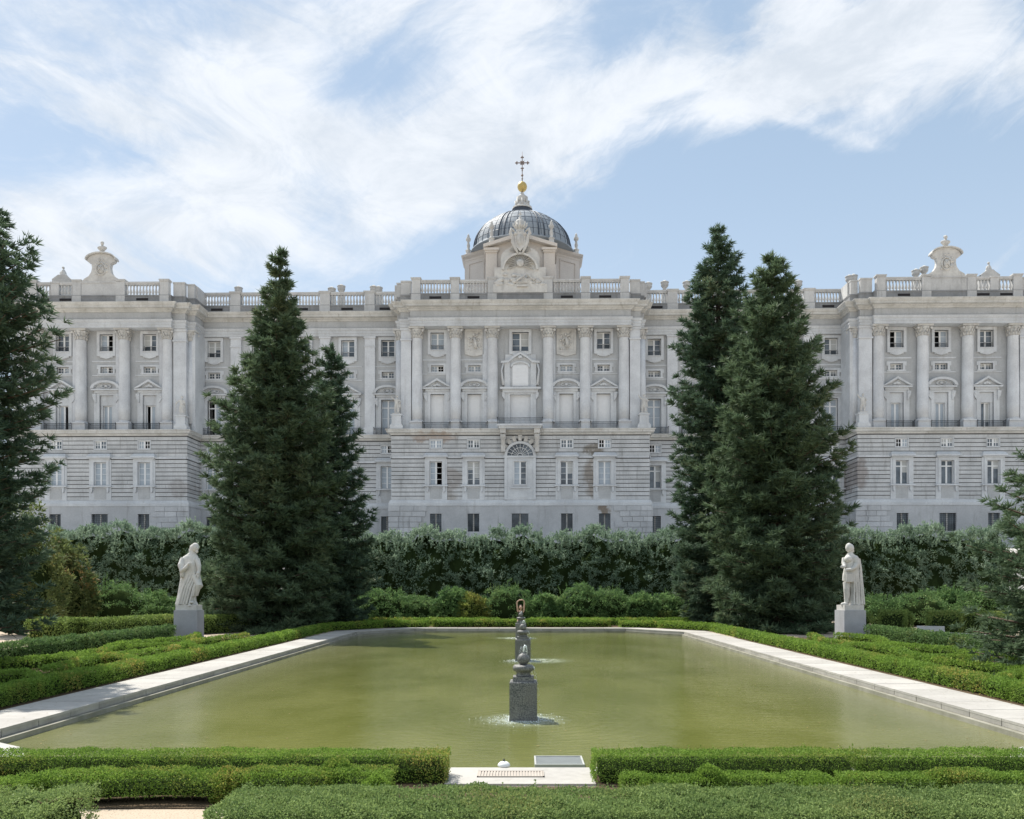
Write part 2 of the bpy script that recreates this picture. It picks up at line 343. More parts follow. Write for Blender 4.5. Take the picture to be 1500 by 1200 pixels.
# ================================================================ the ground and the pool
POOL = [(-8.05, 11.75)]
for k in range(1, 9):
    an = R(90 - 90*k/8); POOL.append((-8.05+1.72*math.cos(an), 10.03+1.72*math.sin(an)))
POOL += [(-6.33, 10.0), (6.33, 10.0)]
for k in range(0, 8):
    an = R(180 - 90*k/8); POOL.append((8.05+1.72*math.cos(an), 10.03+1.72*math.sin(an)))
POOL += [(8.05, 11.75), (8.05, 40.3), (5.6, 43.6), (-5.6, 43.6), (-8.05, 40.3)]   # counter-clockwise
def offset(poly, d):
    out = []; n = len(poly)
    for i in range(n):
        p0, p1, p2 = poly[i-1], poly[i], poly[(i+1) % n]
        def nn(a, b):
            dx, dy = b[0]-a[0], b[1]-a[1]; l = math.hypot(dx, dy) or 1e-9; return (dy/l, -dx/l)
        if math.hypot(p1[0]-p0[0], p1[1]-p0[1]) < .05: a = nn(p1, p2)
        else: a = nn(p0, p1)
        b = nn(p1, p2) if math.hypot(p2[0]-p1[0], p2[1]-p1[1]) > .05 else a
        k = 1+a[0]*b[0]+a[1]*b[1]
        out.append((p1[0]+(a[0]+b[0])*d/max(k, .35), p1[1]+(a[1]+b[1])*d/max(k, .35)))
    return out
mb = MB()
r0 = offset(POOL, 0.35); n = len(r0)
cx, cy = 0, 26
r1 = [(cx+(x-cx)*1.6, cy+(y-cy)*1.6) for x, y in r0]
r2 = [(cx+(x-cx)/math.hypot(x-cx, y-cy)*3500, cy+(y-cy)/math.hypot(x-cx, y-cy)*3500) for x, y in r0]
v = [(x, y, -.03) for x, y in r0] + [(x, y, -.03) for x, y in r1] + [(x, y, -.03) for x, y in r2]
mb.add(v, [(i+a*n, (i+1) % n + a*n, (i+1) % n+(a+1)*n, i+(a+1)*n) for i in range(n) for a in (0, 1)])
tag(mb.build('ground', M_SAND), kind='structure')
mb = MB(); rw = offset(POOL, 0.0)
mb.add([(x, y, -.22) for x, y in offset(POOL, .2)], [tuple(range(n))])
tag(mb.build('water', M_WATER), kind='structure')
# rim: riser wall and ledge go all round, joined to individually laid coping slabs
rim = empty('pool_rim', (0, 0, 0), None, None); rim['kind'] = 'structure'
mb = MB(); lo = offset(POOL, -.10)
for ring, za, zb, inn in ((POOL, -.6, -.135, lo),):
    n = len(POOL)
    v = [(x, y, za) for x, y in inn] + [(x, y, zb) for x, y in inn] + [(x, y, zb) for x, y in offset(POOL, .4)]
    mb.add(v, [(i, (i+1) % n, (i+1) % n+n, i+n) for i in range(n)] + [(i+n, (i+1) % n+n, (i+1) % n+2*n, i+2*n) for i in range(n)])
mb.build('ledge', M_WETL, rim)
rs = random.Random(3)
def slab(quad, z0=-.13, z1=0.0):
    """one coping slab: a light top on a darker riser block"""
    g = .009
    c = (sum(q[0] for q in quad)/len(quad), sum(q[1] for q in quad)/len(quad))
    q2 = []
    for x, y in quad:
        d = math.hypot(x-c[0], y-c[1]); q2.append((x-(x-c[0])/d*g*1.4, y-(y-c[1])/d*g*1.4))
    dz = rs.uniform(-.002, .002)
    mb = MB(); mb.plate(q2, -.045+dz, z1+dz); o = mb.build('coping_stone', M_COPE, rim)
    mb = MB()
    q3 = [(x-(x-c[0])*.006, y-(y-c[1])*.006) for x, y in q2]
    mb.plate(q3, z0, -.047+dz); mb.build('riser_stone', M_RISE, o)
def run(p0, p1, w, step):
    L = math.hypot(p1[0]-p0[0], p1[1]-p0[1]); nn = max(1, round(L/step)); dx, dy = (p1[0]-p0[0])/nn, (p1[1]-p0[1])/nn
    l = math.hypot(dx, dy); ox, oy = dy/l*w, -dx/l*w
    for i in range(nn):
        a = (p0[0]+dx*i, p0[1]+dy*i); b = (a[0]+dx, a[1]+dy)
        slab([a, (a[0]+ox, a[1]+oy), (b[0]+ox, b[1]+oy), b])
run((8.05, 11.75), (8.05, 40.3), 1.22, 1.0); run((-8.05, 40.3), (-8.05, 11.75), 1.22, 1.0)
run((5.6, 43.6), (-5.6, 43.6), .8, 1.12)
slab([(5.6,43.6),(8.05,40.3),(9.27,40.3),(9.27,41.0),(6.3,44.4),(5.6,44.4)]); slab([(-8.05,40.3),(-5.6,43.6),(-5.6,44.4),(-6.3,44.4),(-9.27,41.0),(-9.27,40.3)])
run((-6.33, 10.0), (-.86, 10.0), .24, 1.08); run((-.86, 10.0), (.86, 10.0), .84, 1.72); run((.86, 10.0), (6.33, 10.0), .24, 1.08)
for sg in (-1, 1):          # the rounded near corners
    arc = [(sg*(8.05-1.72*math.cos(R(a_))), 10.03+1.72*math.sin(R(a_))) for a_ in (0, 22.5, 45, 67.5, 90)]
    for i in range(4):
        tri = [arc[i], arc[i+1], (sg*(8.05+.3*i), 9.6)]
        if i == 0: tri = [arc[0], arc[1], (sg*8.05, 9.76), (sg*6.33, 9.77)]
        else: tri = [arc[i], arc[i+1], (sg*8.05, 9.76)]
        if sg > 0: tri = tri[::-1]
        slab(tri)
    q = [(sg*8.05, 11.75), (sg*9.27, 11.75), (sg*9.27, 9.78), (sg*8.09, 9.78)]
    slab(q if sg < 0 else q[::-1])
# sunk drain in the landing, light and pump cover at the near edge
g = empty('drain_grate', (-.11, 9.62, .004), 'pinkish slotted drain grate set in the pale landing in front of the pool', 'drain grate')
mb = MB()
for k in range(22): mb.box(-.375+k*.0345, -.375+k*.0345+.022, -.13, .13, -.01, .006)
mb.build('bar', simple('terracotta_grate', (0.44,0.39,0.34), .8), g)['kind'] = 'stuff'
mb = MB(); mb.box(-.39, .39, -.145, -.13, -.01, .008); mb.box(-.39, .39, .13, .145, -.01, .008); mb.box(-.39, -.375, -.145, .145, -.01, .008); mb.box(.375, .39, -.145, .145, -.01, .008)
mb.build('grate_frame', simple('terracotta_frame', (0.40,0.36,0.31), .8), g)
g = empty('pump_cover', (.53, 11.25, -.22), 'flat grey panel lying in the water against the near pool edge', 'cover')
mb = MB(); mb.box(-.31, .31, -.26, .26, -.05, .035); mb.build('panel', simple('wet_grey_panel', (0.20,0.22,0.22), .25, spec=.6), g)
mb = MB(); mb.box(-.335, .335, -.285, -.262, -.05, .045); mb.box(-.335, .335, .262, .285, -.05, .045); mb.box(-.335, -.312, -.262, .262, -.05, .045); mb.box(.312, .335, -.262, .262, -.05, .045)
mb.build('panel_frame', simple('pale_metal_frame', (0.45,0.46,0.44), .4), g)
g = empty('pool_lamp', (-.2, 10.05, 0), 'small white domed pool lamp on the near edge of the basin', 'lamp')
mb = MB(); mb.lathe([(.075,-.0),(.078,.015),(.07,.035),(.045,.055),(.01,.064)], n=14); mb.build('lamp_dome', M_WHITE, g)
mb = MB(); mb.lathe([(.01,.06),(.012,.085),(.006,.09)], n=8); mb.build('knob', M_IRON, g)

def sheet(name, x0, x1, y0, y1, z, mat):
    mb = MB(); mb.add([(x0,y0,z),(x1,y0,z),(x1,y1,z),(x0,y1,z)], [(0,1,2,3)]); return tag(mb.build(name, mat), kind='structure')
for sg in (-1, 1):
    a_, b_ = sorted((sg*9.3, sg*14.9)); sheet('flower_bed_soil', a_, b_, 9.4, 36.0, -.02, M_SOIL)
sheet('far_bed_soil', -14, 14, 44.5, 58, -.019, M_SOIL)
sheet('near_bed_soil', -9, -.85, 8.22, 9.75, -.02, M_SOIL); sheet('near_bed_soil', .85, 9, 8.22, 9.75, -.02, M_SOIL)
sheet('near_bed_soil', -2.9, 9, 5.5, 7.6, -.019, M_SOIL)
sheet('near_bed_soil', -9, -3.8, 5.5, 7.7, -.018, M_SOIL); sheet('near_bed_soil', -1.2, 9, 7.6, 9.12, -.024, M_SOIL)
# the terrace the palace stands on, with its bank behind the tall hedge
mb = MB(); prof = [(58, -.1), (62, 4.6), (80, 5.4), (101, 7.2), (104, 7.5), (3300, 7.5)]
v = [(x, y, z) for x in (-1600, 1600) for y, z in prof]
mb.add(v, [(i, i+6, i+7, i+1) for i in range(5)]); tag(mb.build('palace_terrace', M_TERR), kind='structure')

# ================================================================ fountains in the pool
def fountain(x, y, label, jet):
    g = empty('fountain_pillar', (x, y, -.22), label, 'fountain', 'granite fountain pillars down the middle of the pool', rz=R(rs.uniform(-1.5, 1.5)))
    mb = MB(); w_ = .25
    mb.frust(0, 0, .5, .5, -.3, .5, .5, .685); mb.frust(0, 0, .5, .5, .685, .47, .47, .705); mb.build('block', M_GRAN, g)
    mb = MB(); mb.frust(0, 0, .385, .385, .705, .375, .375, .79); mb.build('step', M_GRAN, g)
    mb = MB(); mb.lathe([(.135,.79),(.14,.81),(.125,.85),(.15,.875),(.185,.895),(.198,.93),(.195,.965),(.17,.99),(.12,1.0)], n=26); mb.build('basin_ring', M_GRAN, g)
    mb = MB(); mb.ball((0, 0, 1.10), .112, n=20, m=12); mb.lathe([(.02,1.2),(.025,1.225),(.012,1.23)], n=8); mb.build('ball', M_GRAN, g)
    r_ = random.Random(int(y)); mb = MB()
    pts = [(.0,0,1.21),(.004,0,1.21+jet*.5),(.012,0,1.21+jet*.85),(.03,0,1.21+jet),(.05,.0,1.21+jet*.93),(.06,0,1.21+jet*.6),(.07,0,1.2)]
    mb.tube(pts, [.012,.014,.018,.024,.016,.008,.005], 8)
    for k in range(60):
        a_ = r_.uniform(0, 6.28); q = r_.uniform(.02, .09); mb.ball((q*math.cos(a_), q*math.sin(a_), 1.2+r_.uniform(-.05, jet)), r_.uniform(.003, .008), n=5, m=3)
    o = mb.build('water_jet', M_FOAM, g); o['kind'] = 'stuff'
    mb = MB()
    for k in range(420):
        a_ = r_.uniform(0, 6.28); q = .28+abs(r_.gauss(0, .22)); s_ = r_.uniform(.003, .010)
        mb.ball((q*math.cos(a_), q*math.sin(a_), .004), s_, (1.5, 1.5, .5), n=5, m=3)
    for k in range(160):
        a_ = r_.uniform(0, 6.28); q = .262+abs(r_.gauss(0, .03)); qx, qy = max(-.27, min(.27, q*1.4*math.cos(a_))), max(-.27, min(.27, q*1.4*math.sin(a_)))
        mb.ball((qx, qy, .006), r_.uniform(.006, .014), (1, 1, .6), n=5, m=3)
    o = mb.build('splash', M_FOAM, g); o['kind'] = 'stuff'
    mb = MB()                                    # a thin thread of water over the ring
    for k in range(70):
        a_ = r_.choice((-.5, .9))+r_.gauss(0, .05); f = r_.random(); q = .2+.16*f; zz = .98-.98*f*f; mb.tube([(q*math.cos(a_), q*math.sin(a_), zz), (q*math.cos(a_), q*math.sin(a_), zz-.03)], .0022, 4)
    o = mb.build('falling_water', M_FOAM, g); o['kind'] = 'stuff'
M_FOAM = simple('white_water', (0.72,0.78,0.78), .2, spec=.6, var=.05)
fountain(*FOUNT[0], 'nearest and largest-looking granite fountain pillar with a round ball and small jet', .13)
fountain(*FOUNT[1], 'middle granite fountain pillar, seen just behind the ball of the nearest one', .10)
fountain(*FOUNT[2], 'farthest granite fountain pillar near the far edge of the pool, under the raised arms', .03)

# ================================================================ statues
def figure(name, rings, extras, mat, parent, folds=(7, .05), voxel=.015, depth=.62, twist=2.2, smooth=1):
    """a carved figure: lofted drapery plus limbs and head, fused into one skin by a voxel remesh"""
    mb = MB(); n = 40; v = []
    zs = [r[0] for r in rings]; z0, z1 = zs[0], zs[-1]
    N = 46
    for i in range(N+1):
        z = z0+(z1-z0)*i/N
        k = max(j for j in range(len(rings)-1) if rings[j][0] <= z+1e-6); a_, b_ = rings[k], rings[k+1]
        f = (z-a_[0])/(b_[0]-a_[0]); f = f*f*(3-2*f)*.6+f*.4
        xl = a_[1]+(b_[1]-a_[1])*f; xr = a_[2]+(b_[2]-a_[2])*f; dep = (a_[3]+(b_[3]-a_[3])*f) if len(a_) > 3 else None
        cx_, hw = (xl+xr)/2, (xr-xl)/2; hd = dep if dep else hw*depth
        amp = folds[1]*(1-.75*max(0, (z-z0)/(z1-z0)-.25))
        for j in range(n):
            t_ = 2*math.pi*j/n
            fo = 1+amp*(math.sin(folds[0]*t_+twist*z)+.6*math.sin((folds[0]*1.9)*t_-twist*1.7*z+1))
            v.append((cx_+hw*math.cos(t_)*fo, hd*math.sin(t_)*fo, z))
    f = [(i*n+j, i*n+(j+1) % n, (i+1)*n+(j+1) % n, (i+1)*n+j) for i in range(N) for j in range(n)]
    f.append(tuple(range(n-1, -1, -1))); f.append(tuple(range(N*n, (N+1)*n)))
    mb.add(v, f, True)
    for e in extras:
        if e[0] == 'b': mb.ball(e[1], e[2], e[3] if len(e) > 3 else (1,1,1), n=14, m=10)
        elif e[0] == 't': mb.tube(e[1], e[2], 12)
        elif e[0] == 'x': mb.box(*e[1])
        elif e[0] == 'p':                       # hanging fold of cloth: tapered tube bundle
            for q in e[1]: mb.tube(q[0], q[1], 8)
    o = mb.build(name, mat, parent)
    md = o.modifiers.new('remesh', 'REMESH'); md.mode = 'VOXEL'; md.voxel_size = voxel; md.use_smooth_shade = True
    md = o.modifiers.new('smooth', 'SMOOTH'); md.factor = .5; md.iterations = smooth
    return o
def hand(c, d, s=1.0, spread=(0, 0, 1)):
    """palm and five bent fingers, as tubes to be fused"""
    c = Vector(c); d = Vector(d).normalized(); sp = Vector(spread).normalized(); out = [('b', tuple(c), .055*s, (1, .8, 1))]
    for k, l in enumerate((.085, .1, .095, .075)):
        b_ = c+sp*(k-1.5)*.024*s+d*.03*s; m_ = b_+d*l*.55*s; e_ = m_+d*l*.35*s+Vector((0, 0, -.03*s))
        out.append(('t', [b_, m_, e_], [.014*s, .012*s, .010*s]))
    out.append(('t', [c-sp*.03*s, c-sp*.065*s+d*.03*s, c-sp*.06*s+d*.06*s], [.015*s, .013*s, .011*s]))
    return out
k_ = 35/1200/6.67
def lr(y, x0, x1, dep=None): return (((790-y)*k_), (x0-262)*k_, (x1-262)*k_, dep)
left_r = [lr(790,138,345,.30), lr(770,140,340,.30), lr(745,150,326,.29), lr(700,162,322,.28), lr(650,172,352,.28), lr(600,182,398,.27), lr(560,188,386,.26), lr(500,195,372,.25), lr(440,192,372,.25), lr(390,188,370,.25), lr(340,186,362,.22), lr(315,205,352,.18), lr(290,245,335,.13), lr(265,272,325,.10), lr(240,285,330,.09)]
def ps(x, y, d=0.0): return ((x-262)*k_, d, (790-y)*k_)
ex = [('b', ps(326, 222, -.03), .155, (1.0, .95, 1.25)), ('b', ps(300, 232, .03), .15, (1.0, 1, 1.2)), ('b', ps(278, 255, .02), .09, (1, 1, 1.2)), ('b', ps(352, 232, -.09), .05, (1, 1, 1)), ('b', ps(345, 262, -.07), .06, (1, 1, 1.4)),
      ('t', [ps(212, 335, -.05), ps(205, 400, -.20), ps(225, 455, -.28), ps(262, 425, -.36), ps(292, 392, -.38)], [.13, .15, .14, .085, .06]),
      ('p', [([ps(222, 440, -.24), ps(215, 520, -.22), ps(228, 480, -.25)], [.13, .08, .05])]),
      ('t', [ps(350, 340, -.08), ps(372, 400, -.16), ps(378, 455, -.20), ps(372, 475, -.25)], [.11, .10, .075, .06]),
      ('t', [ps(375, 480, -.22), ps(345, 600, -.30), ps(330, 700, -.26)], [.03, .03, .03]),
      ('t', [ps(330, 500, -.12), ps(372, 590, -.20), ps(338, 690, -.12)], [.15, .14, .10]),
      ('t', [ps(195, 350, .1), ps(190, 520, .1), ps(165, 700, .06), ps(152, 785, .02)], [.08, .09, .10, .12])]
for i, (xa, xb) in enumerate(((215, 190), (240, 212), (268, 236), (292, 262), (318, 292))):
    ex.append(('t', [ps(xa+70, 470, -.22), ps((xa+xb)/2+25, 620, -.27), ps(xb, 780, -.29)], [.03, .042, .05]))
for q in ((318, 745), (300, 775)): ex.append(('b', ps(q[0], q[1]+14, -.3), .07, (1.3, 1.2, .6)))
ex += hand(ps(300, 385, -.42), (1, -.1, .3), 1.15) + hand(ps(374, 478, -.28), (.1, -.3, -1), 1.1, (1, 0, 0))
def pedestal_statue(x, y, label, rings, extras, dx, px0, mats, rz=0):
    g = empty('statue', (x, y, -.03), label, 'statue', 'life-size marble statues flanking the pool', rz=rz)
    mb = MB(); mb.box(-.54, .54, -.44, .44, 0, .09); mb.frust(0, 0, .98, .78, .09, .98, .78, 1.24); mb.build('pedestal', M_PED, g)
    mb = MB(); mb.box(-.44, .44, -.33, .33, 1.243, 1.46); mb.build('plinth', M_MARB, g)
    o = figure('figure', rings, extras, M_MARB, g); o.location = (dx, 0, 1.44)
pedestal_statue(-14.15, 35, 'white statue of a robed figure bowing its head on the left grey pedestal', left_r, ex, 0.0, 0, None)
k_ = 35/1200/7.06
def ps(x, y, d=0.0): return ((x-330)*k_, d, (830-y)*k_)
def rr(y, x0, x1, dep): return ((830-y)*k_, (x0-330)*k_, (x1-330)*k_, dep)
cape = [rr(830,318,468,.30), rr(800,322,462,.29), rr(700,330,453,.27), rr(600,318,444,.26), rr(575,262,442,.27), rr(520,262,438,.26), rr(470,270,436,.24), rr(420,282,436,.23), rr(370,278,432,.23), rr(330,282,415,.19), rr(305,300,385,.14), rr(288,316,362,.10), rr(270,318,358,.09)]
ex = [('b', ps(322, 232, -.02), .155, (.95, .9, 1.3)), ('b', ps(350, 240, .05), .15, (.95, 1.05, 1.35)), ('b', ps(368, 268, .06), .08, (1.2, 1.2, .8)), ('b', ps(296, 243, -.03), .04, (1.2, 1, 1)), ('b', ps(305, 262, -.04), .055),
      ('t', [ps(292, 590, -.05), ps(286, 660, -.10), ps(292, 730, -.08), ps(284, 800, -.08)], [.15, .13, .12, .08]),
      ('b', ps(262, 812, -.10), .09, (1.8, 1, .7)), ('b', ps(240, 820, -.10), .06, (1.4, 1, .6)), ('b', ps(318, 808, .1), .08, (1.2, 1.2, 1.2)),
      ('t', [ps(315, 590, .12), ps(322, 700, .14), ps(325, 810, .14)], [.14, .11, .09]),
      ('t', [ps(372, 340, -.14), ps(380, 400, -.22), ps(350, 440, -.30), ps(300, 462, -.30), ps(268, 462, -.28)], [.14, .13, .10, .075, .06]),
      ('t', [ps(285, 340, .05), ps(272, 390, .02), ps(262, 425, -.1), ps(240, 432, -.18)], [.11, .10, .08, .055]),
      ('b', ps(378, 350, -.05), .17, (1.1, 1, 1)), ('b', ps(408, 385, 0), .13, (1, 1.2, 1.2)), ('b', ps(300, 350, -.12), .15)]
for i, (xa, xb) in enumerate(((352, 345), (376, 372), (398, 402), (420, 430), (432, 455))):
    ex.append(('t', [ps(xa-8, 345, -.14), ps(xa, 440, -.2), ps((xa+xb)/2, 640, -.25), ps(xb, 822, -.28)], [.03, .03, .036, .045]))
for i in range(5): ex.append(('t', [ps(268+i*13, 500, -.26), ps(265+i*14, 590, -.27)], [.03, .042]))
ex += hand(ps(232, 430, -.2), (-1, -.2, .15), 1.15) + hand(ps(264, 462, -.30), (-.8, -.4, -.1), 1.1)
pedestal_statue(14.1, 35, 'white statue of a long-haired figure in a cape on the right grey pedestal', cape, ex, -.04, 0, None, rz=R(8))

# ================================================================ the person beyond the last fountain
pr = empty('person', (0.03, 44.0, 0.0), 'person in a black sleeveless top kneeling behind the farthest fountain with both arms raised overhead', 'person')
sh = .88
body = [('t', [(-.13,-.08,.08), (-.12,-.1,.2), (-.10,0,.42)], [.07,.085,.10]), ('t', [(.13,-.08,.08), (.12,-.1,.2), (.10,0,.42)], [.07,.085,.10]),
        ('t', [(-.13,-.08,.08), (-.14,.25,.07), (-.14,.42,.05)], [.06,.055,.035]), ('t', [(.13,-.08,.08), (.14,.25,.07), (.14,.42,.05)], [.06,.055,.035]),
        ('t', [(0,0,.84), (0,-.01,.98)], [.055, .05]), ('b', (0,-.02,1.09), .088, (.88,1,1.25)), ('b', (0,-.11,1.07), .018, (.8,1,1.2)), ('b', (-.08,-.01,1.08), .02), ('b', (.08,-.01,1.08), .02),
        ('t', [(-.15,0,.88), (-.185,-.02,1.10), (-.205,-.02,1.30), (-.19,-.02,1.40), (-.12,-.02,1.47), (-.06,-.02,1.50)], [.052,.048,.038,.036,.033,.026]),
        ('t', [(.15,0,.88), (.18,-.02,1.12), (.195,-.02,1.34), (.17,-.02,1.45), (.10,-.02,1.51), (.05,-.02,1.51)], [.052,.048,.038,.036,.033,.026])]
body += hand((-.05,-.02,1.50), (1,0,-.1), .75, (0, 1, 0)) + hand((.045,-.02,1.51), (-1,0,-.1), .75, (0, 1, 0))
figure('body', [(.40,-.15,.15,.11), (.55,-.115,.115,.09), (.75,-.13,.13,.095), (.86,-.165,.165,.08), (.92,-.08,.08,.06)], body, M_SKIN, pr, (3, 0), .015, smooth=1)
figure('top', [(.50,-.128,.128,.105), (.62,-.128,.128,.105), (.76,-.145,.145,.11), (.87,-.155,.155,.09), (.885,-.15,.15,.085)], [('t', [(-.13,0,.86), (-.10,0,.92)], [.035,.03]), ('t', [(.13,0,.86), (.10,0,.92)], [.035,.03])], M_BLACK, pr, (9, .02), .02, smooth=2)
figure('skirt', [(.03,-.24,.24,.26), (.2,-.23,.23,.22), (.42,-.17,.17,.13), (.53,-.135,.135,.11)], [], M_BLACK, pr, (9, .04), .026, smooth=2)
figure('hair', [(.80,-.05,.05,.03), (.95,-.08,.08,.05), (1.05,-.10,.10,.07), (1.2,-.085,.085,.08), (1.23,-.03,.03,.03)], [('b', (0,.035,1.12), .105, (.95,1,1.2))], M_HAIR, pr, (9, .03), .016, smooth=1).location = (0, .05, 0)

# fallen leaves and bits on the water and the coping
q_ = random.Random(21); mbw, mbc = MB(), MB()
def bit(mb_, x, y, z, s_):
    a_ = q_.uniform(0, 6.28); c, s2 = math.cos(a_)*s_, math.sin(a_)*s_
    mb_.add([(x-c, y-s2, z), (x+s2*.5, y-c*.5, z+.002), (x+c, y+s2, z+.001), (x-s2*.5, y+c*.5, z+.003)], [(0, 1, 2, 3)])
for k in range(520):
    x = q_.uniform(-7.8, 7.8); y = 12+28*q_.random()**1.3
    if q_.random() < .4: x = math.copysign(7.85-abs(q_.gauss(0, .25)), x)
    bit(mbw, x, y, -.216, q_.uniform(.012, .03))
for k in range(420):
    x = math.copysign(8.15+1.05*q_.random()**.5, q_.random()-.5); bit(mbc, x, q_.uniform(12, 40), .006, q_.uniform(.01, .022))
M_DEAD = simple('dead_leaf', (0.26,0.2,0.09), .8, var=.35, scale=3)
tag(mbw.build('floating_leaves', M_DEAD), 'small dead leaves and bits floating on the green pool water', 'leaves', kind='stuff')
tag(mbc.build('fallen_leaves', M_DEAD), 'small dead leaves scattered on the pale coping beside the hedges', 'leaves', kind='stuff')
# ================================================================ the palace
PAL = empty('palace', (0, 110, 0), 'long pale stone royal palace with giant columns, roof balustrade and domed chapel behind the garden', 'palace', rz=R(-0.95))
def U(x, v=0.0): return (x-762.5)*(110+v)/1200
def Zp(y, v=0.0): return 2.2+(860-y)*(110+v)/1200
WV = 4.2                                                     # how far the wings stand back
ZG = 7.3
def sym(half): return half + [(-x, y) for x, y in half[::-1]]
low_path = [(-75, 38), (-68.6, 38)]
L0 = [(-69.3, 36), (-69.3, -.5), (-44.8, -.5), (-44.8, WV-.5), (-17.3, WV-.5), (-17.3, -.5)]
low_path = sym(L0)
K = 110/1200
U0 = [(-758*K, 36), (-758*K, 1.0), (-748*K, 1.0), (-748*K, .2), (-728*K, .2), (-728*K, -.35), (-514*K, -.35), (-514*K, .2), (-495*K, .2), (-495*K, 1.0), (-484*K, 1.0), (-484*K, WV-.25),
      (-182*K, WV-.25), (-182*K, 1.0), (-176*K, 1.0), (-176*K, .2), (-161*K, .2), (-161*K, -.35)]
up_path = sym(U0)
def band(name, path, prof, mat, n=1):
    mb = MB(); mb.sweep(path, prof); return mb.build(name, mat, PAL)
# entablature, cornice, parapet plinth, string courses
band('architrave', up_path, [(-1.8, 37.2), (.05, 37.2), (.05, 37.55), (.11, 37.57), (.11, 37.9), (.2, 37.95), (.3, 38.25), (-1.8, 38.25)], M_LIME)
band('frieze', up_path, [(-.05, 38.25), (.02, 38.25), (.02, 39.25), (-.05, 39.25)], M_GREY)
band('cornice', up_path, [(0, 39.25), (.12, 39.25), (.25, 39.42), (.42, 39.5), (.45, 39.62), (.85, 39.68), (.87, 39.95), (.95, 40.0), (1.12, 40.28), (1.12, 40.36), (0, 40.42)], M_CORN)
band('parapet_plinth', up_path, [(-.35, 40.4), (.02, 40.4), (.02, 41.35), (.08, 41.4), (.08, 41.58), (-.35, 41.58)], M_PLIN)
band('string_course', low_path, [(0, 22.55), (.08, 22.55), (.18, 22.75), (.55, 22.85), (.58, 23.1), (.68, 23.16), (.68, 23.3), (-.9, 23.34)], M_CORN)
band('water_table', low_path, [(0, 13.05), (.28, 13.05), (.3, 13.4), (.16, 13.7), (.06, 13.84), (0, 13.84)], M_LIME)
band('base_wall', low_path, [(0, ZG-.5), (.22, ZG-.5), (.22, 13.05), (0, 13.05)], M_JOIN).hide_render = False
bpy.data.objects.remove(bpy.data.objects['base_wall'])
# bays: (centre px, section)
BAY_C = [639.5, 694.5, 762.5, 830.5, 885.5]
offs_w = [195.5, 254.5, 320.5, 386.5, 452.5]
BAYS = [(x, 0.0, 'c') for x in BAY_C]
for sg in (-1, 1):
    BAYS += [(762.5+sg*o, 0.0, 's') for o in (552.5, 617.5, 683.5)]
    BAYS += [(762.5+sg*o, WV, 'w') for o in offs_w]
SECT = [(-69.3, -44.8, 0.0, 'l'), (-44.8, -17.3, WV, 'wl'), (-17.3, 17.3, 0.0, 'c'), (17.3, 44.8, WV, 'wr'), (44.8, 69.3, 0.0, 'r')]
def bays_in(u0, u1, v): return [b for b in BAYS if b[1] == v and u0 < U(b[0], v) < u1]
def rects(u0, u1, z0, z1, holes):
    """cut a wall face into rectangles round its openings"""
    hs = [(max(u0, a), min(u1, b), max(z0, c), min(z1, d)) for a, b, c, d in holes if a < u1 and b > u0 and c < z1 and d > z0]
    zs = sorted({z0, z1, *[h[2] for h in hs], *[h[3] for h in hs]}); out = []
    for za, zb in zip(zs, zs[1:]):
        cuts = sorted((h[0], h[1]) for h in hs if h[2] <= za+1e-6 and h[3] >= zb-1e-6); x = u0
        for a, b in cuts:
            if a > x+1e-4: out.append((x, a, za, zb))
            x = max(x, b)
        if x < u1-1e-4: out.append((x, u1, za, zb))
    return out
ZU = (34.4, 36.75); ZA = (31.45, 32.3); ZM = (23.34, 28.4); ZS = (20.8, 21.9); ZL = (15.85, 19.0); ZB = (9.6, 12.0)
def holes_of(b):
    x, v, s = b; u = U(x, v); mid = (s == 'c' and x == 762.5); rel = (s == 'c' and x in (694.5, 830.5))
    h = []
    wu = 1.15 if mid else .93
    if not rel: h.append((u-wu, u+wu, ZU[0]-(.25 if mid else 0), ZU[1]))
    if not mid: h.append((u-.85, u+.85, *ZA))
    h.append((u-(1.4 if mid else .95), u+(1.4 if mid else .95), *ZM))
    if not mid: h.append((u-.78, u+.78, *ZS))
    h.append((u-.85, u+.85, *ZL))
    wb = 1.12 if (mid or (s == 's' and abs(x-762.5) == 617.5)) else .78
    h.append((u-wb, u+wb, *ZB))
    return h
low_mid = 19.55
